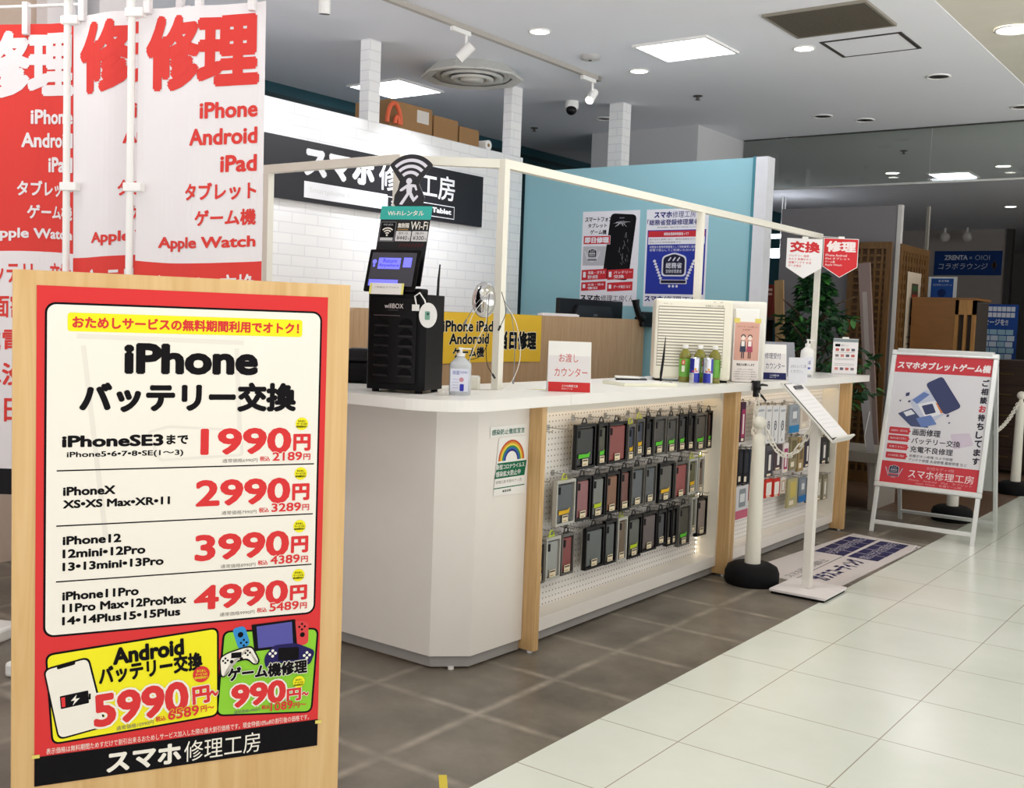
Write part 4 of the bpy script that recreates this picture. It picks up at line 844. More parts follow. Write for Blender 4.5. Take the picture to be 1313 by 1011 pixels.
for cx, c1, c2 in ((-22, '#3d3a46', '#43475c'), (20, '#5a3d38', '#b0526c')):
    p.circ(cx, 242, 13, P('#f3e3da'), 2); p.ring(cx, 245, 9, 15, 0, 180, P(c1), 3, 10); p.rq([(cx - 14, 226), (cx + 14, 226), (cx + 20, 165), (cx - 20, 165)], 6, P(c2), 2); p.rect(cx - 9, 130, cx - 2, 166, P(c1), 2); p.rect(cx + 2, 130, cx + 9, 166, P(c1), 2); p.rect(cx - 10, 196, cx + 10, 224, P('#f3ece8'), 2.5)
p.txt('御協力お願いします', -56, 90, 56, 104, INK, 2, .02)
for k, w2 in enumerate((50, 66, 72, 72, 60)): p.txt('お客様にはマスクの着用を', -w2, 68 - k * 13, w2, 75 - k * 13, GRAY, 2, 0)
p.make('sheet', t, loc=(0, -.001, 0)).scale = (.86, 1, 1)
for x in (-.056, .056): B().box(x - .016, -.0022, .322, x + .016, -.0016, .346, TAPE).make('tape', t)

# drinks
TEA, TEAL_, CAP = M('green_tea', '#7d7a2c', rough=.12, var=.05, coat=.4), M('green_label', '#6cae3f', rough=.3, var=.1, scale=25), WPL
for i, (r0, lb) in enumerate(((-.042, 'green tea bottle on the left of the three in front of the purifier'), (.035, 'green tea bottle in the middle, behind the two cans'), (.112, 'green tea bottle on the right of the three in front of the purifier'))):
    t = thing('tea_bottle', lb, 'bottle', AC + rv * r0 + nv * .045, 34 + i * 40, 'green tea bottles')
    B().lathe([(.027, 0), (.031, .006), (.031, .026), (.0295, .032), (.0295, .122), (.032, .126), (.032, .138), (.024, .158), (.0135, .172), (.0125, .178)], TEA, n=20).make('body', t)
    B().lathe([(.0305, .030), (.0312, .032), (.0312, .120), (.0305, .123)], TEAL_, n=24, caps=False).make('label', t)
    q = Pr(); q.rr(-9, 92, 9, 118, 6, P('#d8574a'), 1); q.rr(-8, 55, 8, 88, 4, P('#e7ecd4'), 1); q.txt('茶', -5, 96, 5, 113, WH, 2, .02); q.make('emblem', t, loc=(-.012, -.0316, 0))
    B().lathe([(.014, .176), (.0145, .178), (.0145, .194), (.013, .196)], CAP, n=18).make('cap', t)
CB, CS_ = M('can_blue', '#26309a', rough=.22, metal=.35), M('can_silver', '#c9ccd4', rough=.22, metal=.6)
for i, (r0, lb, yw) in enumerate(((.002, 'blue and silver energy drink can on the left', 20), (.070, 'blue and silver energy drink can on the right', 150))):
    t = thing('drink_can', lb, 'can', AC + rv * r0 + nv * .112, yw, 'energy drink cans')
    b = B(); n = 24
    prof = [(.022, 0), (.0265, .005), (.0265, .128), (.022, .134)]
    for j in range(3):
        for k in range(n):
            a0, a1 = 2 * PI * k / n, 2 * PI * (k + 1) / n; (ra, za), (rb, zb) = prof[j], prof[j + 1]
            if j == 1:
                cut = 5; 
                for s_ in range(cut):
                    z_a = za + (zb - za) * s_ / cut; z_b = za + (zb - za) * (s_ + 1) / cut
                    blue = ((k + 3 * 0) // 6 + (0 if s_ >= 2 else 1)) % 2 == 0
                    b.add([(ra * math.cos(a0), ra * math.sin(a0), z_a), (ra * math.cos(a1), ra * math.sin(a1), z_a), (ra * math.cos(a1), ra * math.sin(a1), z_b), (ra * math.cos(a0), ra * math.sin(a0), z_b)], [(0, 1, 2, 3)], CB if blue else CS_, True)
            else: b.add([(ra * math.cos(a0), ra * math.sin(a0), za), (ra * math.cos(a1), ra * math.sin(a1), za), (rb * math.cos(a1), rb * math.sin(a1), zb), (rb * math.cos(a0), rb * math.sin(a0), zb)], [(0, 1, 2, 3)], CS_, True)
    b.make('body', t); B().lathe([(.002, .131), (.020, .130), (.022, .134)], CS_, n=20, caps=False).make('lid', t)
    q = Pr(); q.txt('Red Bull', -16, 58, 14, 68, P('#c8303c'), 1, .03); q.circ(0, 74, 6, P('#d8a23c'), 1); q.make('lettering', t, loc=(math.sin(math.radians(34 - yw)) * -.0, 0, 0), rot=(0, 0, math.radians(34 - yw)))
    for o in t.children:
        if o.name.startswith('lettering'): o.location = Matrix.Rotation(math.radians(34 - yw), 3, 'Z') @ Vector((0, -.0272, 0))
# black spring clamp and chain
t = thing('spring_clamp', 'black spring clamp gripping the edge of the worktop and holding the chain', 'clamp', (-2.372, 5.425, ZT), 90)
B().box(-.02, -.02, .0005, .02, .07, .013, BLK, .004).box(-.022, -.034, -.075, .022, -.008, .013, BLK, .005).make('jaw', t)
B().tube([(.0, -.02, -.02), (.05, -.03, -.01), (.12, -.03, -.016)], [.008, .007, .005], BLK, 8).make('handle', t); B().tube([(.0, -.02, -.05), (.05, -.03, -.07), (.11, -.03, -.10)], [.008, .007, .005], BLK, 8).make('handle', t)
B().cyl((-.024, -.024, -.03), (.024, -.024, -.03), .013, BLKM, n=14).make('spring', t)
def chain(path, label, name='plastic_chain', r=.0042, ln=.052):
    P_ = [Vector(q) for q in path]; seg = []; tot = 0
    for a, b2 in zip(P_, P_[1:]): seg.append((tot, a, b2)); tot += (b2 - a).length
    b = B(); step = ln * .70; n = max(2, int(tot / step)); o = P_[0]
    def at(s_):
        for t0, a, b2 in reversed(seg):
            if s_ >= t0: l = (b2 - a).length; return a + (b2 - a) * min(1, (s_ - t0) / l), (b2 - a).normalized()
    for i in range(n):
        c, d = at((i + .5) * tot / n); up = Vector((0, 0, 1)) if abs(d.z) < .8 else Vector((1, 0, 0)); s1 = d.cross(up).normalized(); s2 = d.cross(s1).normalized()
        side = (s1 * .9 + s2 * .45 if i % 2 else s2 * .9 - s1 * .45).normalized(); L2 = ln / 2 - .010; pts = []
        for k in range(12):
            a = 2 * PI * k / 12; pts.append(c - o + d * (L2 * (1 if math.cos(a) > 0 else -1) + .012 * math.cos(a)) + side * (.0125 * math.sin(a)))
        b.tube(pts, r, CHAIN, 6, True)
    ob = b.make(name, loc=o); return setp(ob, label, 'chain')
def cat_(a, b2, sag, n=14): return [tuple(Vector(a).lerp(Vector(b2), i / n) - Vector((0, 0, sag * 4 * (i / n) * (1 - i / n)))) for i in range(n + 1)]

# ------------------------------------------------------------------ stanchions, clipboard stand
def stanchion(x, y, h, label, lean=0.0, mat=PVC):
    t = thing('chain_post', label, 'post', (x, y, 0)); t.rotation_euler[1] = lean
    B().lathe([(.135, 0), (.142, .012), (.142, .06), (.13, .09), (.10, .106), (.05, .108)], BLKM, n=28).make('base', t)
    B().lathe([(.042, .10), (.038, .4), (.034, h - .14), (.03, h - .10), (.017, h - .09), (.016, h - .06)], mat, n=20).make('pole', t)
    B().sphere((0, 0, h - .035), .036, mat, n=18).make('finial', t)
    q = Pr(); q.txt('P', -9, 50, 9, 78, P('#cfcfd0'), 1, .03); q.make('emblem', t, loc=(.052, -.133, 0), rot=(math.radians(-12), 0, math.radians(22)))
    return t
stanchion(-2.252, 5.262, .885, 'white plastic chain post with a round top and black base beside the counter')
stanchion(-1.96, 8.12, .885, 'white chain post hidden mostly behind the easel sign')
stanchion(-1.90, 9.95, .885, 'far white chain post at the right edge of the photo')
chain([(-2.340, 5.425, .985), (-2.338, 5.41, .92), (-2.335, 5.38, .80), (-2.30, 5.32, .755), (-2.265, 5.285, .80), (-2.255, 5.27, .835)], 'white plastic chain hanging in a loop from the black clamp to the post')
chain(cat_((-2.205, 5.245, .815), (-1.972, 5.262, .86), .14), 'white plastic chain sagging between the post and the clipboard stand')
chain(cat_((-1.945, 8.16, .80), (-1.905, 9.90, .80), .22, 20), 'white plastic chain sagging between the two far posts')
chain(cat_((-1.87, 9.97, .80), (-1.1, 10.9, .80), .22, 20), 'white plastic chain leading right from the far post')

t = thing('clipboard_stand', 'white floor stand with a square base holding a tilted clipboard', 'stand', (-1.955, 5.275, 0))
B().box(-.140, -.155, .012, .152, .165, .026, M('white_steel_plate', '#e9e3e6', rough=.4), .003).make('base_plate', t); B().box(-.132, -.147, 0, .144, .157, .012, BLKM).make('base_pad', t)
B().box(-.022, -.022, .026, .022, .022, .90, M('white_steel_post', '#e6e2dc', rough=.4), .003).make('column', t)
sl = Matrix.Translation((0, 0, .935)) @ Matrix.Rotation(math.radians(44), 4, 'Y')
B().box(-.205, -.125, -.01, .195, .125, 0, M('lectern_plate', '#dedbd6', rough=.4), .003, mtx=sl).box(.185, -.125, 0, .195, .125, .03, M('lectern_plate', '#dedbd6', rough=.4), mtx=sl).make('tray', t)
cb = thing('clipboard', 'white clipboard with a paper form resting on the tilted stand', 'clipboard', (-1.955, 5.275, .935))
sl2 = Matrix.Rotation(math.radians(44), 4, 'Y')
B().box(-.19, -.115, .001, .180, .115, .004, M('clipboard_dark', '#2c2b2f', rough=.5), mtx=sl2).make('board', cb); B().box(-.185, -.113, .004, .172, .108, .007, P('#f0eef0'), mtx=sl2).make('paper', cb)
B().box(-.165, -.05, .007, -.145, .05, .015, M('clip_grey', '#55545c', rough=.3, metal=.5), mtx=sl2).make('clip', cb)
b = B()
for k in range(9): b.box(-.10 + k * .026, -.09, .0072, -.097 + k * .026, .08, .0074, P('#dcdbe0'), mtx=sl2)
b.make('form_lines', cb)
t = thing('small_sign_card', 'small grey lettered card standing at the top of the clipboard stand', 'sign', (-2.072, 5.292, 1.088), 62)
B().box(-.062, 0, -.02, .062, .003, .115, M('card_white', '#d6d6de', rough=.35)).make('card', t)
p = Pr(); p.txt('お手にとってご覧', -48, 62, 50, 78, P('#7c7c8a'), 1, 0); p.txt('ください。', -48, 36, 30, 52, P('#7c7c8a'), 1, 0); p.make('lettering', t, loc=(0, -.0003, 0))

# rear counter items
t = thing('laptop', 'grey laptop half open behind the navy lettered sign', 'laptop', (-2.62, 6.45, ZT), 50)
B().box(-.14, -.10, 0, .14, .10, .016, M('laptop_grey', '#a9abb3', rough=.35), .004).make('keyboard_base', t)
B().box(-.14, 0, 0, .14, .006, .2, M('laptop_lid', '#8f919b', rough=.35), .002, mtx=Matrix.Translation((0, .10, .016)) @ Matrix.Rotation(math.radians(-12), 4, 'X')).make('screen_lid', t)
def pr2(t, r, h):
    q = Pr(); q.rr(-r * 700, h * 130, r * 700, h * 520, 4, P('#e9e9f2'), 1); q.txt('消毒', -14, h * 300, 14, h * 420, P('#3d3f8e'), 2, 0); q.rect(-12, h * 180, 12, h * 230, P('#4a57b0'), 2); q.make('label', t, loc=(0, -r * .72 - .0008, 0))
pump_bottle((-2.575, 6.72, ZT), 'white sanitizer pump bottle on the rear worktop beside the last post', WPL, .045, .235, pr2, 40, 1)
t = thing('menu_stand', 'small white menu card stand at the right end of the rear worktop', 'menu', (-2.50, 7.22, ZT), 36)
B().box(-.085, 0, 0, .085, .006, .245, P('#eeeaec')).make('card', t); B().box(-.085, -.002, .222, .085, .008, .242, M('menu_clip', '#7d8b8e', rough=.3)).box(-.025, -.002, .242, .02, .01, .256, WPL, .003).box(-.085, 0, 0, .085, .07, .005, WPL).make('holder', t)
p = Pr(); p.rr(-72, 190, -38, 208, 3, INK, 1); p.txt('修理メニュー', -34, 192, 20, 206, P('#7d7478'), 1, 0)
for k, z in enumerate((160, 120, 30)):
    for j in range(4): p.rr(-68 + j * 36, z, -44 + j * 36, z + 18, 3, P(('#c0675f', '#8a7f80', '#d08b85', '#66606a')[(k + j) % 4]), 1)
for z in (100, 108, 150, 72, 62): p.rect(-70, z, 64, z + 2.5, P('#a79fa2'), 1)
p.make('lettering', t, loc=(0, -.0004, 0))

# ------------------------------------------------------------------ hanging pennants on the rear post
def pennant(loc, yaw, hang, body, ink, s1, lines, label):
    t = thing('pennant_sign', label, 'pennant', loc, yaw)
    q = Pr(); pts = [(-120, 0), (120, 0), (120, -190), (0, -262), (-120, -190)]
    q.add([(x / 1000, 0, y / 1000) for x, y in pts] + [(x / 1000, .002, y / 1000) for x, y in pts], [(4, 3, 2, 1, 0), (5, 6, 7, 8, 9)] + [(i, (i + 1) % 5, 5 + (i + 1) % 5, 5 + i) for i in range(5)], P('#f1eeee'))
    q.q([(-116, -4), (116, -4), (116, -188), (0, -257), (-116, -188)], P(body), 1)
    q.txt(s1, -100, -92, 104, -18, P(ink), 2, .05)
    for i, s_ in enumerate(lines): q.txt(s_, -104, -122 - i * 22, -104 + 17 * len(s_) * (.62 if s_.isascii() else 1), -106 - i * 22, P(ink), 2, .01)
    q.make('sheet', t); pl_ = Matrix.Rotation(math.radians(-yaw), 3, 'Z') @ (Vector(hang) - Vector(loc)); B().box(-.02, -.004, -.004, .02, .006, .012, WPL).bar((0, .001, .004), pl_, .006, .004, WPL).make('hanger', t)
pennant((-2.68, 6.84, 1.945), 40, (-2.70, 6.86, 1.966), '#f1eef0', '#cf3b40', '交換', ['バッテリー 画面', 'カメラ 各種ボタン', '各種アンテナ 水没', 'データ復旧'], 'white pentagon pennant with red lettering hanging left of the last post')
pennant((-2.53, 7.10, 1.965), 40, (-2.681, 7.15, 1.985), '#d63a40', '#f3e6e6', '修理', ['iPhone Android', 'iPad タブレット', 'ゲーム機', 'Apple Watch'], 'red pentagon pennant with white lettering hanging right of the last post')

# ------------------------------------------------------------------ back counter with banner, monitor, phone
t = thing('back_counter', 'tall light oak reception partition behind the front counter', 'partition', (-4.0, 5.54, 0))
b = B(); pr_ = [(3.985 - 5.54, 0), (7.09 - 5.54, 0), (7.09 - 5.54, 1.376)] + arc(3.985 - 5.54 + .06, 1.376 - .06, .06, 90, 180, 8)
b.prism(pr_, -.05, 0, OAKB, mtx=Matrix(((0, 0, 1, 0), (1, 0, 0, 0), (0, 1, 0, 0), (0, 0, 0, 1)))); b.make('front_panel', t)
B().box(-.68, -1.5, .93, -.05, 1.5, .96, OAKB).make('desk_top', t); B().box(-.68, -1.5, 0, -.64, 1.5, .93, OAKB).make('back_panel', t)
t = thing('cloth_banner', 'yellow banner with black lettering taped on the oak partition', 'banner', (-3.998, 4.72, 1.37), 90)
YB = M('banner_yellow', '#efc22b', rough=.6, var=.05, scale=5)
q = Pr(); q.sheet(-40, -298, 1012, 2, YB, 1); WL = P('#f5ecd0')
q.txt('iPhone iPad', 10, -114, 495, -46, BK, 2, .035, edge=WL, ew=.03); q.txt('Andoroid', 71, -188, 456, -122, BK, 2, .035, edge=WL, ew=.03); q.txt('ゲーム機', 106, -268, 413, -202, BK, 2, .035, edge=WL, ew=.03); q.txt('当日修理', 545, -222, 960, -102, BK, 2, .06, edge=WL, ew=.04)
def wv(c): return Vector((c.x, c.y - .003 - .003 * math.sin(c.x * 11), c.z + .006 * math.sin(c.x * 3)))
q.make('cloth', t, warp=(.08, wv))
t = thing('computer_monitor', 'black computer monitor seen from behind above the oak partition', 'monitor', (-4.17, 6.62, .961), 90)
B().box(-.43, -.0, .30, .43, .035, .545, BLK, .006).make('screen_back', t)
B().prism([(-.30, .36), (.30, .36), (.22, .50), (-.22, .50)], 0, .02, M('monitor_shell', '#1d1e24', rough=.4), mtx=Matrix(((1, 0, 0, 0), (0, 0, -1, 0), (0, 1, 0, 0), (0, 0, 0, 1)))).make('rear_shell', t)
B().cyl((0, .02, .012), (0, .02, .32), .025, BLK).make('stand_column', t); B().box(-.14, -.08, 0, .14, .12, .012, BLK, .004).make('stand_foot', t)
q = Pr(); q.txt('acer', -12, 425, 40, 440, P('#9a9aa2'), 1, 0); q.make('emblem', t, loc=(0, -.0205, 0))
t = thing('paper_stack', 'white paper stack lying on top of the oak partition', 'paper', (-4.03, 5.98, 1.3765), 90); B().box(-.22, -.018, 0, .22, .02, .014, P('#eceaf0')).make('sheets', t); B().box(-.19, -.016, .014, .20, .018, .018, WPL).make('top_sheet', t)
t = thing('desk_phone', 'black telephone handset on the right end of the oak partition', 'telephone', (-4.01, 7.03, 1.3765), 80)
B().box(-.02, -.05, -.055, .11, -.012, .06, BLK, .012).box(.0, -.05, -.0, .10, .05, .02, BLK, .006).make('cradle', t); B().tube([(-.09, -.03, .145), (-.085, -.035, .10), (-.05, -.035, .03), (.0, -.03, -.0)], [.03, .024, .024, .03], BLK, 10).make('handset', t)

# ------------------------------------------------------------------ teal wall posters, shop sign on the brick wall
t = thing('wall_poster', 'poster with a cracked phone and red tags on the teal wall', 'poster', (-4.615, 7.1285, 2.205), 0)
WP, BRD, BRB = P('#e3e4ee'), P('#c0313a'), P('#26262e')
q = Pr(); q.EPS = .0006
q.sheet(0, -728, 514, 0, WP, 1); q.rect(15, -420, 230, -270, P('#b4b5bd'), 1)
q.txt('スマートフォン', 23, -82, 272, -43, BRB, 2, .03); q.txt('タブレット', 52, -128, 224, -92, BRB, 2, .03); q.txt('ゲーム機', 74, -179, 224, -142, BRB, 2, .03)
q.rect(15, -256, 262, -188, WP, 4); q.rect(18, -253, 259, -191, BRD, 4.5); q.txt('即日修理', 28, -246, 250, -198, WP, 6, .06)
q.rq([(258, -18), (488, -34), (435, -534), (200, -520)], 40, P('#0d0d12'), 2)
for k in range(26):
    a = rnd.uniform(0, 2 * PI); l = rnd.uniform(20, 90); q.line(355, -82, 355 + l * math.cos(a), -82 - abs(l * math.sin(a)) * .7 + 10, rnd.uniform(1, 4), P('#c9cad2'), 3)
for k in range(22):
    x, y = rnd.uniform(340, 430), rnd.uniform(-420, -200); q.line(x, y, x + rnd.uniform(-14, 14), y + rnd.uniform(10, 45), rnd.uniform(.8, 3), P('#8f9099'), 3)
q.rr(335, -60, 380, -52, 3, P('#6d6e78'), 3.5)
def emblem(q, cx, cy, s, dark, light, lay, words=True):
    q.rq([(cx - s, cy + s * .75), (cx, cy + s * 1.05), (cx + s, cy + s * .75), (cx + s, cy - s * .7), (cx - s, cy - s * .7)], s * .3, light, lay); q.rq([(cx - s * .88, cy + s * .66), (cx, cy + s * .94), (cx + s * .88, cy + s * .66), (cx + s * .88, cy - s * .6), (cx - s * .88, cy - s * .6)], s * .26, dark, lay + .5)
    q.txt('総務省', cx - s * .66, cy - s * .12, cx + s * .66, cy + s * .30, light, lay + 1, .02); q.txt('登録修理業者', cx - s * .66, cy - s * .46, cx + s * .66, cy - s * .2, light, lay + 1, .0)
    for k in (-1, 0, 1): q.line(cx + k * s * .36 - s * .1, cy + s * .42, cx + k * s * .36 + s * .1, cy + s * .68, s * .1, light, lay + 1)
    for sd in (-1, 1):
        for k in range(7):
            a = k / 6; x = cx + sd * s * (1.0 + .55 * a); y = cy - s * .95 + s * 1.25 * a
            q.rq([(x, y), (x + sd * s * .22, y + s * .05), (x + sd * s * .1, y + s * .24), (x - sd * s * .08, y + s * .14)], s * .05, light, lay)
    q.rq([(cx - s * 1.1, cy - s * .95), (cx + s * 1.1, cy - s * .95), (cx + s * 1.1, cy - s * 1.25), (cx - s * 1.1, cy - s * 1.25)], s * .08, light, lay + .2); q.rq([(cx - s * 1.02, cy - s * .99), (cx + s * 1.02, cy - s * .99), (cx + s * 1.02, cy - s * 1.2), (cx - s * 1.02, cy - s * 1.2)], s * .06, dark, lay + .6)
    for k in (-1, 0, 1): q.circ(cx + k * s * .3, cy - s * 1.42, s * .1, light, lay)
emblem(q, 102, -330, 42, P('#2b2c36'), P('#d9dae0'), 2)
for (x0, y0, x1, y1), s1, s2 in (((12, -536, 240, -444), '液晶・ガラス', '割れ修理'), ((248, -531, 479, -442), 'バッテリー', '交換'), ((12, -619, 236, -541), '水没・浸水', '復旧'), ((251, -620, 476, -541), 'データ復旧 など', '')):
    q.q([(x0, y0), (x1, y0 + 12), (x1, y1), (x0, y1 - 12)], BRD, 4); q.rr(x0 + 14, y0 + 22, x0 + 38, y1 - 26, 4, WP, 5)
    q.txt(s1, x0 + 58, (y0 + y1) / 2 + 4, x1 - 14, y1 - 18, WP, 5, .02, rot=2) if s2 else q.txt(s1, x0 + 58, y0 + 26, x1 - 14, y1 - 28, WP, 5, .02, rot=2)
    if s2: q.txt(s2, x0 + 58, y0 + 14, x0 + 150, (y0 + y1) / 2 - 4, WP, 5, .02, rot=2)
q.txt('スマホ', 5, -696, 190, -648, BRB, 2, .05); q.txt('修理工房', 195, -696, 407, -648, BRB, 2, .0); q.txt('くん', 412, -696, 488, -645, BRB, 2, .0)
q.make('sheet', t)
t = thing('wall_poster', 'white and blue poster with a shield emblem on the teal wall', 'poster', (-4.615 + .572, 7.1285, 2.205), 0)
q = Pr(); q.EPS = .0006; BB = P('#2c3a9c'); BI = P('#2b2f78')
q.sheet(0, -728, 514, 0, WP, 1); q.txt('スマホ', 65, -66, 215, -18, BI, 2, .05); q.txt('修理工房は', 218, -66, 460, -18, BI, 2, .0); q.txt('「総務省登録修理業者」', 8, -120, 462, -76, BI, 2, .02)
q.txt('電気通信事業法・電波法に基づく登録を受けています', 96, -142, 420, -130, GRAY, 2, 0)
q.rect(15, -632, 500, -155, BB, 1); q.rect(23, -208, 492, -162, BRD, 2); q.txt('総務省登録修理業者って？', 155, -196, 360, -174, WP, 3, .02); q.rect(23, -262, 492, -208, WP, 2)
q.txt('国が定めた基準に従い、適切な修理を行うことが', 34, -232, 470, -218, GRAY, 3, 0); q.txt('認められた修理事業者です', 34, -254, 300, -240, GRAY, 3, 0)
q.txt('総務省の登録修理業者として技術基準に適合した', 38, -290, 460, -271, WP, 2, .0); q.txt('修理で安心してご利用いただけます', 38, -314, 440, -295, WP, 2, .0)
emblem(q, 250, -428, 102, P('#23233a'), P('#d3d5e2'), 3); q.txt('スマホ', 14, -690, 170, -646, BI, 2, .05); q.txt('修理工房', 175, -690, 470, -646, BI, 2, 0)
q.make('sheet', t)
t = thing('shop_sign', 'long black sign with white lettering on the white brick wall', 'sign', (-5.198, 4.39, 2.42), 90)
B().box(0, -.03, -.376, 2.16, 0, .008, M('sign_black', '#15131b', rough=.5, var=.05)).make('panel', t)
q = Pr(); q.EPS = .0008; SWH = P('#f2f2f6', .5)
q.txt('スマホ', 316, -214, 960, -22, SWH, 1, .07); q.txt('修理工房', 1003, -220, 1821, -40, SWH, 1, .02)
q.rect(324, -350, 1092, -246, SWH, 1); q.txt('Smartphone Repair Shop', 370, -322, 1020, -280, P('#e2e2e2'), 2, 0)
q.rect(1092, -350, 1822, -256, SWH, 1); q.rect(1098, -344, 1816, -262, M('sign_black', '#15131b'), 2); q.txt('Smartphone Tablet', 1130, -330, 1785, -280, SWH, 3, .05)
q.make('lettering', t, loc=(0, -.0305, 0))

# cartons on the brick wall
def carton(y0, y1, z1, label, x0=-5.62, x1=-5.28):
    t = thing('carton', label, 'box', ((x0 + x1) / 2, (y0 + y1) / 2, 2.655)); hx_, hy, h = (x1 - x0) / 2, (y1 - y0) / 2, z1 - 2.655
    B().box(-hx_, -hy, 0, hx_, hy, h, CARD, .003).make('body', t); B().box(-.03, -hy - .001, h - .002, .03, hy + .001, h + .001, M('parcel_tape', '#c9a878', rough=.3)).make('tape', t)
    return t
c = carton(5.60, 6.06, 2.86, 'large brown carton on top of the brick wall beside the pillar'); q = Pr(); q.rect(60, 90, 190, 180, P('#d8d3cc'), 1); q.make('paper_label', c, loc=(.1705, 0, 0), rot=(0, 0, PI / 2))
carton(6.08, 6.36, 2.83, 'middle brown carton on top of the brick wall'); carton(6.38, 6.62, 2.80, 'smallest brown carton on top of the brick wall')
t = thing('white_roll', 'small white roll beside the cartons on the brick wall', 'roll', (-5.33, 6.68, 2.655)); B().cyl((-.1, 0, .04), (.1, 0, .04), .04, WPL).make('paper', t); B().cyl((-.101, 0, .04), (.101, 0, .04), .014, CARD).make('core', t)
hs = B(); hs.tube([(0, .07 * math.cos(a) - .02, .03 + .14 * math.sin(a)) for a in [PI * i / 14 for i in range(15)]], .016, M('orange_hose', '#e0663f', rough=.5), 10)
hs.tube([(.01, .02 * math.cos(a), .03 + .05 * math.sin(a)) for a in [PI * i / 10 for i in range(11)]], .014, M('orange_hose', '#e0663f'), 8)
setp(hs.make('coiled_hose', loc=(-5.235, 5.62, 2.655)), 'looped orange hose on the brick wall beside the large carton', 'hose')

# ------------------------------------------------------------------ easel sign (A-board)
t = thing('easel_sign', 'silver framed easel sign with a red and white repair poster on the aisle edge', 'sign', (-1.935, 7.23, 0))
tl_ = math.degrees(math.atan2(.32, 1.23)); AX = Matrix.Rotation(math.radians(-tl_), 4, 'X')
LEN = math.hypot(.32, 1.23)
FM = Matrix.Translation((0, 0, 0)) @ AX
Wd = .335
for x in (-Wd + .012, Wd - .012): B().box(x - .014, 0, .0, x + .014, .022, .33, ALU, .003, mtx=FM).make('front_leg', t)
B().box(-Wd + .02, .002, .055, Wd - .02, .02, .085, ALU, .003, mtx=FM).make('front_crossbar', t)
b = B(); fo = .345
for a in ((-fo, .31, fo, .345), (-fo, LEN - .035, fo, LEN), (-fo, .345, -fo + .032, LEN - .035), (fo - .032, .345, fo, LEN - .035)): b.box(a[0], -.012, a[1], a[2], .022, a[3], ALU, .006, mtx=FM)
b.make('front_frame', t)
RM = Matrix.Translation((0, .665, 0)) @ Matrix.Rotation(math.radians(tl_), 4, 'X')
for x in (-Wd + .012, Wd - .012): B().box(x - .014, -.02, 0, x + .014, .0, LEN, ALU, .003, mtx=RM).make('rear_leg', t)
B().box(-Wd + .02, -.02, .055, Wd - .02, -.004, .08, ALU, .003, mtx=RM).make('rear_crossbar', t); B().box(-Wd + .03, -.012, .30, Wd - .03, -.006, LEN - .02, M('easel_back_panel', '#b3b7b4', rough=.5), mtx=RM).make('rear_panel', t)
B().box(-.31, -.03, -.015, .31, .03, .018, ALU, .006, mtx=Matrix.Translation((0, .333, 1.225))).make('hinge', t)
q = Pr(); q.EPS = .0005; DR, PW, TX = P('#c9454e'), P('#dcdbe2'), P('#3c3b46')
X0, Y0 = 335, LEN * 1000
def L_(x, y): return (x - X0, y + Y0)
q.sheet(-314, Y0 - 928, 314, Y0 - 34, PW, 2)
def tx(s_, x0, y0, x1, y1, m, lay=2, bold=.02, **k): q.txt(s_, x0 - X0, y0 + Y0, x1 - X0, y1 + Y0, m, lay, bold, **k)
q.rect(-314, Y0 - 155, 314, Y0 - 34, DR, 1); tx('スマホタブレットゲーム機', 38, -131, 640, -76, P('#f0e6ea'), 2, .05, shear=.1)
for i, c_ in enumerate('ご相談お待ちしてます'): tx(c_, 596, -222 - i * 58.3, 640, -174 - i * 58.3, DR if c_ == 'お' else TX, 2, .05)
def pq(pts, m, lay=2, r=0): q.rq([L_(*a) for a in pts], r, m, lay) if r else q.q([L_(*a) for a in pts], m, lay)
NV, PB, LB = P('#454b6e'), P('#6d84bd'), P('#c3c9de')
pq([(238, -228), (340, -168), (488, -372), (386, -434)], NV, 5, 26)
pq([(150, -355), (245, -268), (330, -310), (390, -420), (270, -535), (200, -440)], LB, 2, 14); pq([(165, -345), (235, -285), (275, -300), (200, -372)], PB, 3, 6); pq([(205, -372), (330, -335), (380, -420), (270, -470)], P('#e6e7f0'), 3, 8); pq([(232, -382), (300, -360), (330, -420), (265, -442)], NV, 4, 6); pq([(318, -352), (336, -358), (378, -418), (362, -424)], P('#d98a5a'), 4)
pq([(82, -446), (170, -402), (298, -528), (180, -528)], P('#4f577c'), 3, 8); pq([(118, -436), (168, -414), (196, -440), (142, -462)], P('#e2e3ec'), 4); pq([(205, -470), (300, -440), (345, -500), (250, -530)], PB, 3.5, 8)
for x, y, s_ in ((118, -300, 24), (82, -352, 10), (140, -352, 14), (418, -480, 10), (400, -430, 16)): pq([(x, y), (x + s_, y + s_ * .3), (x + s_, y - s_ * .7), (x, y - s_)], NV, 3)
pq([(440, -560), (560, -540), (590, -620), (470, -660)], P('#d3c7d8'), 1.5, 10)
for i, (s_, ya, yb) in enumerate((('画面割れ・表示不良', -588, -541), ('電池の減りが早い', -638, -597), ('充電できない', -696, -656), ('その他修理ご相談', -758, -716))):
    q.rr(40 - X0, ya + Y0, 176 - X0, yb + Y0, 6, DR, 2); pq([(176, (ya + yb) / 2 - 8), (186, (ya + yb) / 2), (176, (ya + yb) / 2 + 8)], DR, 2); tx(s_, 54, (ya + yb) / 2 - 7, 162, (ya + yb) / 2 + 7, PW, 3, .0)
tx('画面修理', 196, -588, 378, -540, TX, 2, .03); tx('バッテリー交換', 196, -645, 511, -601, TX, 2, .02); tx('充電不良修理', 195, -704, 471, -660, TX, 2, .02); tx('各種ボタン修理 カメラ修理', 194, -738, 475, -719, TX, 2, .0); tx('アンテナ修理 水没修理 基板修理 など', 194, -766, 568, -745, TX, 2, .0)
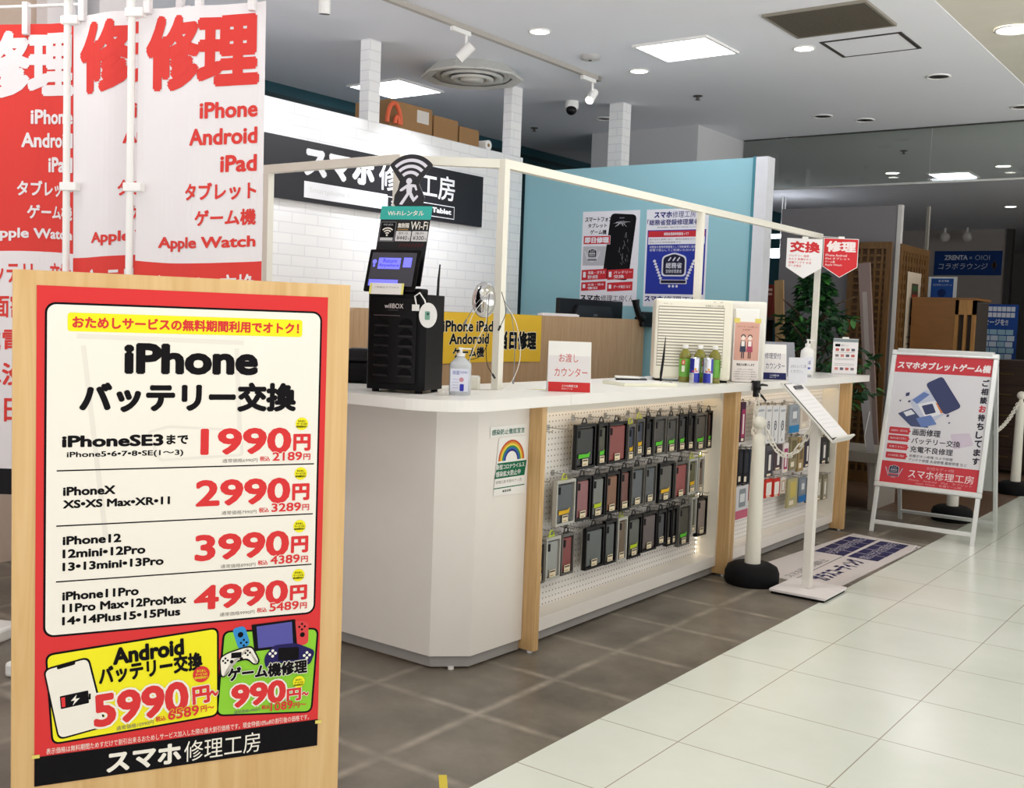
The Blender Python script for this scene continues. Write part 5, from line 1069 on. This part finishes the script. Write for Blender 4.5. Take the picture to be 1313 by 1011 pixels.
q.rect(-314, Y0 - 928, 314, Y0 - 778, DR, 1); emblem(q, 108 - X0, Y0 - 838, 34, P('#35364c'), P('#b9bccb'), 2)
tx('町田モディ4階', 322, -813, 494, -792, P('#e0a0a8'), 2, 0); tx('スマホ', 206, -876, 370, -822, P('#f2e6ea'), 2, .01); tx('修理工房', 375, -876, 621, -822, P('#f2e6ea'), 2, -.01)
tx('iPhone　Android　iPad　タブレット', 211, -898, 615, -880, P('#e0a0a8'), 2, 0); tx('Apple Watch　各種ゲーム機', 259, -920, 550, -902, P('#e0a0a8'), 2, 0)
q.make('poster', t, rot=(math.radians(-tl_), 0, 0))['label'] = 'red and white repair poster with a dismantled phone'

# floor mat
t = thing('floor_mat', 'white printed floor mat with navy blocks lying beside the rear counter', 'mat', (-2.10, 5.46, .0))
MATW = M('mat_white_vinyl', '#ddd6d8', rough=.4, var=.03)
b = B(); b.prism([(-.30, .0), (.235, .0), (.255, 1.47), (-.21, 1.58)], 0, .004, MATW); b.make('sheet', t)
q = Pr(); MN, MG = P('#33335e'), P('#7e7a80')
q.txt('ガラスコーティング', 120, -150, 760, -30, MN, 1, .06); q.txt('スマホ画面の傷防止', 60, 30, 640, 85, MG, 1, .0); q.line(60, 5, 1480, 20, 6, MG, 1)
for i in range(4):
    for j in range(2):
        y0 = -190 + j * 205; x0 = 820 + i * 160; q.q([(x0, y0), (x0 + 152, y0 + 2), (x0 + 150, y0 + 180), (x0, y0 + 180)], MN, 1)
        q.txt('傷防止 光沢 抗菌 防汚'.split()[(i + j) % 4], x0 + 15, y0 + 55, x0 + 135, y0 + 125, P('#c9c6d4'), 2, 0)
q.make('lettering', t, loc=(0, 0, .0045), rot=(-PI / 2, 0, PI / 2))
ot = t
for o in ot.children:
    if o.name.startswith('lettering'): o.rotation_euler = (Matrix(((0, 0, -1), (1, 0, 0), (0, -1, 0))) ).to_euler(); o.rotation_euler = Matrix(((0, 0, -1), (1, 0, 0), (0, 0, 0))).to_euler() if False else (Matrix.Rotation(PI / 2, 3, 'Z') @ Matrix.Rotation(-PI / 2, 3, 'X')).to_euler()
B().tube([(.245, 1.30, .004), (.262, 1.33, .03), (.255, 1.38, .01)], .006, MATW, 6).make('curled_corner', t)
setp(B().box(-.05, -.012, 0, .05, .012, .001, M('yellow_floor_tape', '#d8c23a', rough=.5)).make('floor_tape', loc=(-1.91, 2.33, 0), rot=(0, 0, 2.3)), 'short yellow tape strip on the dark floor at the bottom edge', 'tape')

# ------------------------------------------------------------------ plant
def ficus(loc, label):
    t = thing('potted_ficus', label, 'plant', loc)
    B().lathe([(.12, 0), (.15, .02), (.17, .28), (.175, .30), (.16, .30), (.155, .27)], M('dark_pot', '#3b302a', rough=.5), n=24).make('pot', t)
    tr = B(); TR = M('plant_bark', '#4c3a2b', rough=.8, var=.2, scale=30); tips = []
    tr.tube([(0, 0, .25), (.01, .01, .6), (-.01, .02, 1.0), (0, 0, 1.35)], [.022, .02, .016, .01], TR, 8)
    for k in range(30):
        a = k * 2.4; z0 = .70 + (k % 10) * .075; up = rnd.uniform(.05, .35); R_ = rnd.uniform(.16, .36) * (1.0 if z0 < 1.2 else .75)
        e = Vector((R_ * math.cos(a) * 1.15, R_ * math.sin(a), z0 + up)); m_ = Vector((e.x * .5, e.y * .5, z0 + up * .7)); tr.tube([(0, 0, z0), m_, e], [.008, .006, .003], TR, 5); tips.append((Vector((0, 0, z0)), m_, e))
    tr.make('trunk', t)
    lf = [B(), B()]; LM = [M('leaf_deep_green', '#22482a', rough=.4, var=.25, scale=20), M('leaf_mid_green', '#3f7a38', rough=.4, var=.25, scale=20)]
    bl = B()
    for k in range(1500):
        z = .72 + 1.06 * rnd.random() ** 1.25; R_ = .56 * (1 - max(0, z - 1.05) / .80) * (.75 + .25 * math.sin(z * 23)) * (1 if z > .9 else .8)
        a = rnd.uniform(0, 2 * PI); q = max(.05, R_) * (.25 + .75 * rnd.random() ** .6); c = Vector((q * math.cos(a), q * math.sin(a) * .8, z))
        d = Vector((math.cos(a) + rnd.gauss(0, .6), math.sin(a) + rnd.gauss(0, .6), rnd.uniform(-.9, .25))).normalized(); s_ = d.cross(Vector((0, 0, 1))).normalized(); s_ = (s_ + Vector((0, 0, rnd.uniform(-.7, .7)))).normalized(); nn = s_.cross(d); L = rnd.uniform(.06, .10); Wl = L * .25
        vs = [c, c + d * L * .35 + s_ * Wl + nn * .006, c + d * L * .7 + s_ * Wl * .75, c + d * L - nn * .006, c + d * L * .7 - s_ * Wl * .75, c + d * L * .35 - s_ * Wl + nn * .006, c + d * L * .4 - nn * .006]
        bl.add(vs, [(0, 1, 6), (1, 2, 6), (2, 3, 6), (3, 4, 6), (4, 5, 6), (5, 0, 6)], LM[0] if rnd.random() < .75 else LM[1], True)
    bl.make('foliage', t)
ficus((-2.95, 7.78, 0), 'leafy artificial ficus tree standing behind the rear worktop')

# ------------------------------------------------------------------ back area on the right
DW, DW2 = wood('dark_lattice_wood', '#5c3f20', '#745229', (20, 20, 1.5)), wood('cabinet_wood', '#7a5227', '#86592c', (1.4, 10, 10))
GP = M('grey_partition', '#7d797d', rough=.6, var=.02)
t = thing('grey_partition', 'tall grey partition panel with a white end post at the back', 'partition', (-3.45, 9.62, 0))
B().box(-.56, 0, 0, .515, .04, 2.465, GP).make('panel', t); B().box(.515, -.01, 0, .55, .05, 2.47, M('partition_post', '#c9c6c4')).make('end_post', t)
def lattice(t, x0, x1, z0, z1, step, bw, name, y=0.0, poster=False):
    b = B(); 
    for a in ((x0, z0, x0 + .05, z1), (x1 - .05, z0, x1, z1), (x0 + .05, z1 - .06, x1 - .05, z1), (x0 + .05, z0, x1 - .05, z0 + .1)): b.box(a[0], y - .03, a[1], a[2], y, a[3], DW)
    b.make(name + '_frame', t); b = B(); x = x0 + .05 + step
    while x < x1 - .05: b.box(x - bw / 2, y - .022, z0 + .1, x + bw / 2, y - .010, z1 - .06, DW); x += step
    z = z0 + .1 + step
    while z < z1 - .06: b.box(x0 + .05, y - .016, z - bw / 2, x1 - .05, y - .004, z + bw / 2, DW); z += step
    b.make(name + '_grid', t)
    B().box(x0 + .02, y, z0, x1 - .02, y + .01, z1 - .02, M('lattice_backing', '#543a22', rough=.7)).make(name + '_backing', t)
t = thing('lattice_screen', 'brown wooden lattice screen facing the counter at the back', 'screen', (-3.30, 9.55, 0)); lattice(t, -.02, .36, 0, 2.14, .062, .022, 'lattice')
t = thing('lattice_screen', 'brown wooden lattice door beside the corner, with a pale poster on it', 'screen', (-2.915, 9.62, 0), 90); lattice(t, 0, .88, 0, 2.13, .085, .035, 'door')
q = Pr(); q.EPS = .001; q.sheet(220, 1060, 640, 1900, P('#c5b7a4'), 2); q.rect(360, 1420, 560, 1800, P('#4d3b33'), 1); q.rect(380, 1620, 540, 1700, P('#a03a2c'), 2); q.rect(380, 1500, 540, 1560, P('#c0803c'), 2); q.rect(380, 1730, 540, 1780, P('#3d5a3a'), 2)
for k in range(4): q.rect(280, 1120 + k * 60, 590, 1140 + k * 60, P('#8d8173'), 1)
q.make('poster', t, loc=(0, -.032, 0))
t = thing('leaning_plank', 'greyish pink plank leaning behind the ficus tree', 'plank', (-2.90, 9.3, 0)); B().box(-.045, -.02, 0, .055, .01, 1.95, M('pink_grey_plank', '#8d7873', rough=.6, stretch=(20, 20, 1)), mtx=Matrix.Rotation(math.radians(-6), 4, 'Y')).make('board', t); B().box(-.02, -.0212, .5, .02, -.0202, 1.7, M('plank_strip', '#a79a94')).make('strip', t).rotation_euler = (0, math.radians(-6), 0)
t = thing('leaning_board', 'pale wooden board leaning left of the ficus tree', 'board', (-3.66, 9.1, 0)); B().box(-.04, -.015, 0, .04, .015, 1.78, wood('pale_board', '#a8845a', '#bd9a6e', (20, 20, 1.5)), mtx=Matrix.Rotation(math.radians(-4), 4, 'Y')).make('board', t)
t = thing('low_bookcase', 'dark brown shelf unit behind the white end of the teal wall', 'shelf', (-3.75, 9.3, 0)); DB = M('dark_brown_wood', '#3c2a20', rough=.5, var=.15)
b = B(); b.box(-.30, 0, 0, -.27, .28, 1.45, DB).box(.02, 0, 0, .05, .28, 1.45, DB)
b.make('sides', t); b = B()
for z in (.1, .5, .95, 1.42): b.box(-.27, 0, z, .02, .28, z + .03, DB)
b.make('shelves', t)
t = thing('white_carton', 'white box standing in the dark brown shelf unit', 'box', (-3.85, 9.32, 1.13 - .15)); B().box(-.10, 0, 0, .09, .2, .2, P('#b9b7bb')).make('body', t); B().box(-.10, -.001, .2, .09, .2, .205, P('#d0ced2')).make('lid', t)
t = thing('red_box', 'red printed box on top of the dark brown shelf unit', 'box', (-4.02, 9.4, 1.4505)); B().box(-.05, 0, 0, .06, .15, .30, P('#6d2d24')).make('body', t); q = Pr(); 
for k in range(2): q.rect(-40, 200 + k * 40, 50, 222 + k * 40, P('#b9998a'), 1)
q.make('lettering', t, loc=(0, -.001, 0))
for i, (x, y, z) in enumerate(((-5.9, 13.6, 2.48), (-5.55, 13.3, 2.38), (-5.7, 13.9, 2.32))):
    pass
t = thing('batten_lamp', 'bright fluorescent lamps glowing beyond the end of the teal wall', 'ceiling light', (-6.0, 14.0, H))
for k, (y, z) in enumerate(((0, -.62), (.5, -.78), (.4, -.86))):
    B().box(-.26 + k * .06, y - .05, z, .20 + k * .05, y + .05, z + .05, E('batten_tube', '#f6f9ff', 9.0)).make('tube', t); B().cyl((0, y, z + .05), (0, y, 0), .01, WPL, n=8).make('rod', t)
t = thing('wooden_cabinet', 'brown wooden cabinet with slotted doors in front of the blue message board', 'cabinet', (-2.571, 9.92, 0)); t.scale = (.94, .94, .985)
B().box(-.30, 0, 0, .10, .55, 1.68, DW2).make('body', t); b = B()
B().box(-.303, -.006, 1.68, .285, .56, 1.70, DW2).make('top', t)
CO = wood('cabinet_frame_wood', '#8a6233', '#a8793f', (20, 20, 1.5))
for a in ((.10, 0, .13, 1.68), (.25, 0, .28, 1.68), (.18, .0, .205, 1.55)): b.box(a[0], -.005, a[1], a[2], .04, a[3], CO)
b.box(.10, -.005, 1.55, .28, .04, 1.68, CO).box(.10, -.005, 0, .28, .04, .12, CO); b.make('door_frame', t); B().box(.10, .04, 0, .28, .5, 1.66, M('cabinet_dark_inside', '#2a1f17', rough=.7)).make('interior', t)
for x, y, w2, h2, l in ((-2.30, 11.3, .62, 1.12, 'dark brown chest of drawers beyond the easel sign'), (-1.55, 11.6, .7, 1.22, 'tall dark brown chest at the right edge beyond the chain posts')):
    t = thing('drawer_chest', l, 'chest', (x, y, 0)); DC = wood('dark_chest_wood', '#2c1d16', '#3e2a20', (2, 20, 20)); B().box(-w2 / 2, 0, .04, w2 / 2, .45, h2, DC).make('body', t)
    for k in range(5):
        dr = B().box(-w2 / 2 + .02, -.015, .07 + k * (h2 - .1) / 5, w2 / 2 - .02, 0, .05 + (k + 1) * (h2 - .1) / 5, DC, .004).make('drawer', t)
        B().box(-.06, -.03, .06 + (k + .5) * (h2 - .1) / 5, .06, -.015, .075 + (k + .5) * (h2 - .1) / 5, M('old_brass', '#6a5a3a', rough=.4, metal=.7)).make('handle', dr)
# lounge wall and signs
struct('wall_lounge', B().box(-6.6, 20.0, 0, -4.22, 20.1, H, M('lounge_wall_paint', '#a39a95', rough=.7)).box(-4.22, 19.95, 0, -4.12, 20.1, H, M('lounge_edge', '#3a3634')))
struct('pillar_far', B().box(-3.36, 12.0, 0, -3.33, 12.05, 2.72, M('far_pillar_paint', '#8a877f', rough=.6)))
t = thing('lounge_sign', 'dark blue wall sign with white lettering on the far wall', 'sign', (-5.407, 19.99, 2.828)); t.scale = (1.43, 1.43, 1.43); BS = P('#1f3f7c')
q = Pr(); q.EPS = .002; q.sheet(0, -298, 792, 0, BS, 2); q.txt('ZRENTA', 120, -112, 395, -50, P('#c9cfe0'), 1, .05); q.txt('×', 415, -100, 445, -70, P('#c9cfe0'), 1, 0); q.txt('OIOI', 480, -112, 650, -52, P('#aab4cc'), 1, -.02); q.txt('コラボラウンジ', 55, -225, 630, -150, P('#d3d8e6'), 1, .0, shear=.15); q.circ(706, -175, 32, P('#5b4a3a'), 1); q.rect(698, -240, 714, -120, P('#5b4a3a'), 1); q.make('panel', t)
t = thing('standing_poster', 'small blue poster in a stand at the left of the far blue sign', 'poster', (-3.27, 12.5, 0))
B().box(-.16, 0, 0, -.13, .03, 1.99, ALU).box(.11, 0, 0, .14, .03, 1.99, ALU).box(-.13, 0, 1.97, .11, .03, 1.99, ALU).box(-.2, -.12, 0, .18, .15, .02, ALU).make('stand', t)
q = Pr(); q.EPS = .002; q.sheet(-130, 1450, 110, 1970, P('#25498c'), 2); q.txt('第1回 開催', -50, 1930, 60, 1955, P('#c9cfe0'), 1, 0); q.txt('コラボキャンペーン', -110, 1885, 95, 1912, P('#c9cfe0'), 1, 0); q.circ(-10, 1810, 45, P('#1a2c5c'), 1); q.txt('会場はこちら', -90, 1690, 80, 1720, P('#c9cfe0'), 1, 0); q.make('sheet', t, loc=(0, -.002, 0))
t = thing('message_board', 'blue message board covered with pale note cards', 'board', (-2.70, 12.5, 0))
q = Pr(); q.EPS = .002; q.sheet(-225, 950, 225, 1695, P('#25468c'), 6); LBN = P('#b9c6d6')
for r_ in range(2):
    for k in range(9): q.rect(-215 + k * 46, 1620 - r_ * 65, -175 + k * 46, 1670 - r_ * 65, P('#c5cad6'), 1)
q.txt('メッセージを!!', -220, 1465, 130, 1535, P('#c5cad6'), 2, .03)
for r_ in range(7):
    for k in range(5): q.rect(-215 + k * 82 + (r_ % 2) * 14, 970 + r_ * 66, -140 + k * 82 + (r_ % 2) * 14, 1026 + r_ * 66, LBN if (r_ * k) % 3 else P('#8fb0c4'), 1)
q.make('panel', t); B().box(-.2, .006, 0, -.16, .03, 1.6, ALU).make('leg', t); B().box(.16, .006, 0, .2, .03, 1.6, ALU).make('leg', t)
for x, lb in ((-5.15, 'left one of two pale globe lamps above the far blue sign'), (-4.78, 'right one of two pale globe lamps above the far blue sign')):
    t = thing('globe_lamp', lb, 'lamp', (x, 19.6, H)); B().sphere((0, 0, -.16), .085, M('globe_glass', '#dcd7d0', rough=.3)).make('globe', t); B().cyl((0, 0, -.08), (0, 0, 0), .02, WPL, n=8).make('rod', t)
for x, y, l in ((-2.75, 12.6, 'lit downlight seen through the glass at the far right'), (-3.97, 12.7, 'lit downlight seen through the glass left of the small ceiling panel'), (-3.476, 16.55, 'lit downlight below the glass screen at the far right')):
    downlight(x, y, 1, l, .09)
# low white display table with a leaflet and sprig
t = thing('display_bench', 'low white display bench behind the end of the rear counter', 'bench', (-2.78, 8.35, 0)); BW = M('bench_white', '#aaa39c', rough=.5)
B().box(-.32, -.3, .36, .30, .3, .44, BW, .004).make('top', t); B().box(-.30, -.27, 0, -.26, .27, .36, BW).make('leg', t); B().box(.22, -.27, 0, .26, .27, .36, BW).make('leg', t)
t = thing('leaflet_holder', 'leaning leaflet on a wire stand on the low white bench', 'leaflet', (-2.57, 8.1, .4405), 20); B().box(-.032, 0, 0, .032, .004, .40, P('#a9a5aa'), mtx=Matrix.Rotation(math.radians(-14), 4, 'X') @ Matrix.Rotation(math.radians(-8), 4, 'Y')).make('sheet', t); B().tube([(-.03, .03, 0), (-.05, -.05, .12), (-.02, .07, .30)], .004, WPL, 6).make('wire_stand', t)
t = thing('small_sprig', 'small green leafy sprig beside the leaflet on the low bench', 'plant', (-2.80, 8.20, .4405)); B().lathe([(.03, 0), (.035, .07), (.03, .07)], WPL, n=14).make('pot', t); b = B(); b.tube([(0, 0, .06), (.01, 0, .2), (.03, 0, .33)], .004, M('sprig_stem', '#45662f'), 6)
for k in range(14):
    a = k * 2.4; z = .2 + k * .012; c = Vector((.02, 0, z)); d = Vector((math.cos(a), math.sin(a), .1)); s_ = Vector((-d.y, d.x, 0)); b.add([c, c + d * .03 + s_ * .014, c + d * .07, c + d * .03 - s_ * .014], [(0, 1, 2, 3)], M('leaf_mid_green', '#4f8f42'), True)
b.make('leaves', t)
area('back_room_lamp', (-3.2, 12.2, 3.18), 0.5, 5); area('back_room_lamp', (-1.0, 12.5, 3.18), 0.5, 12)
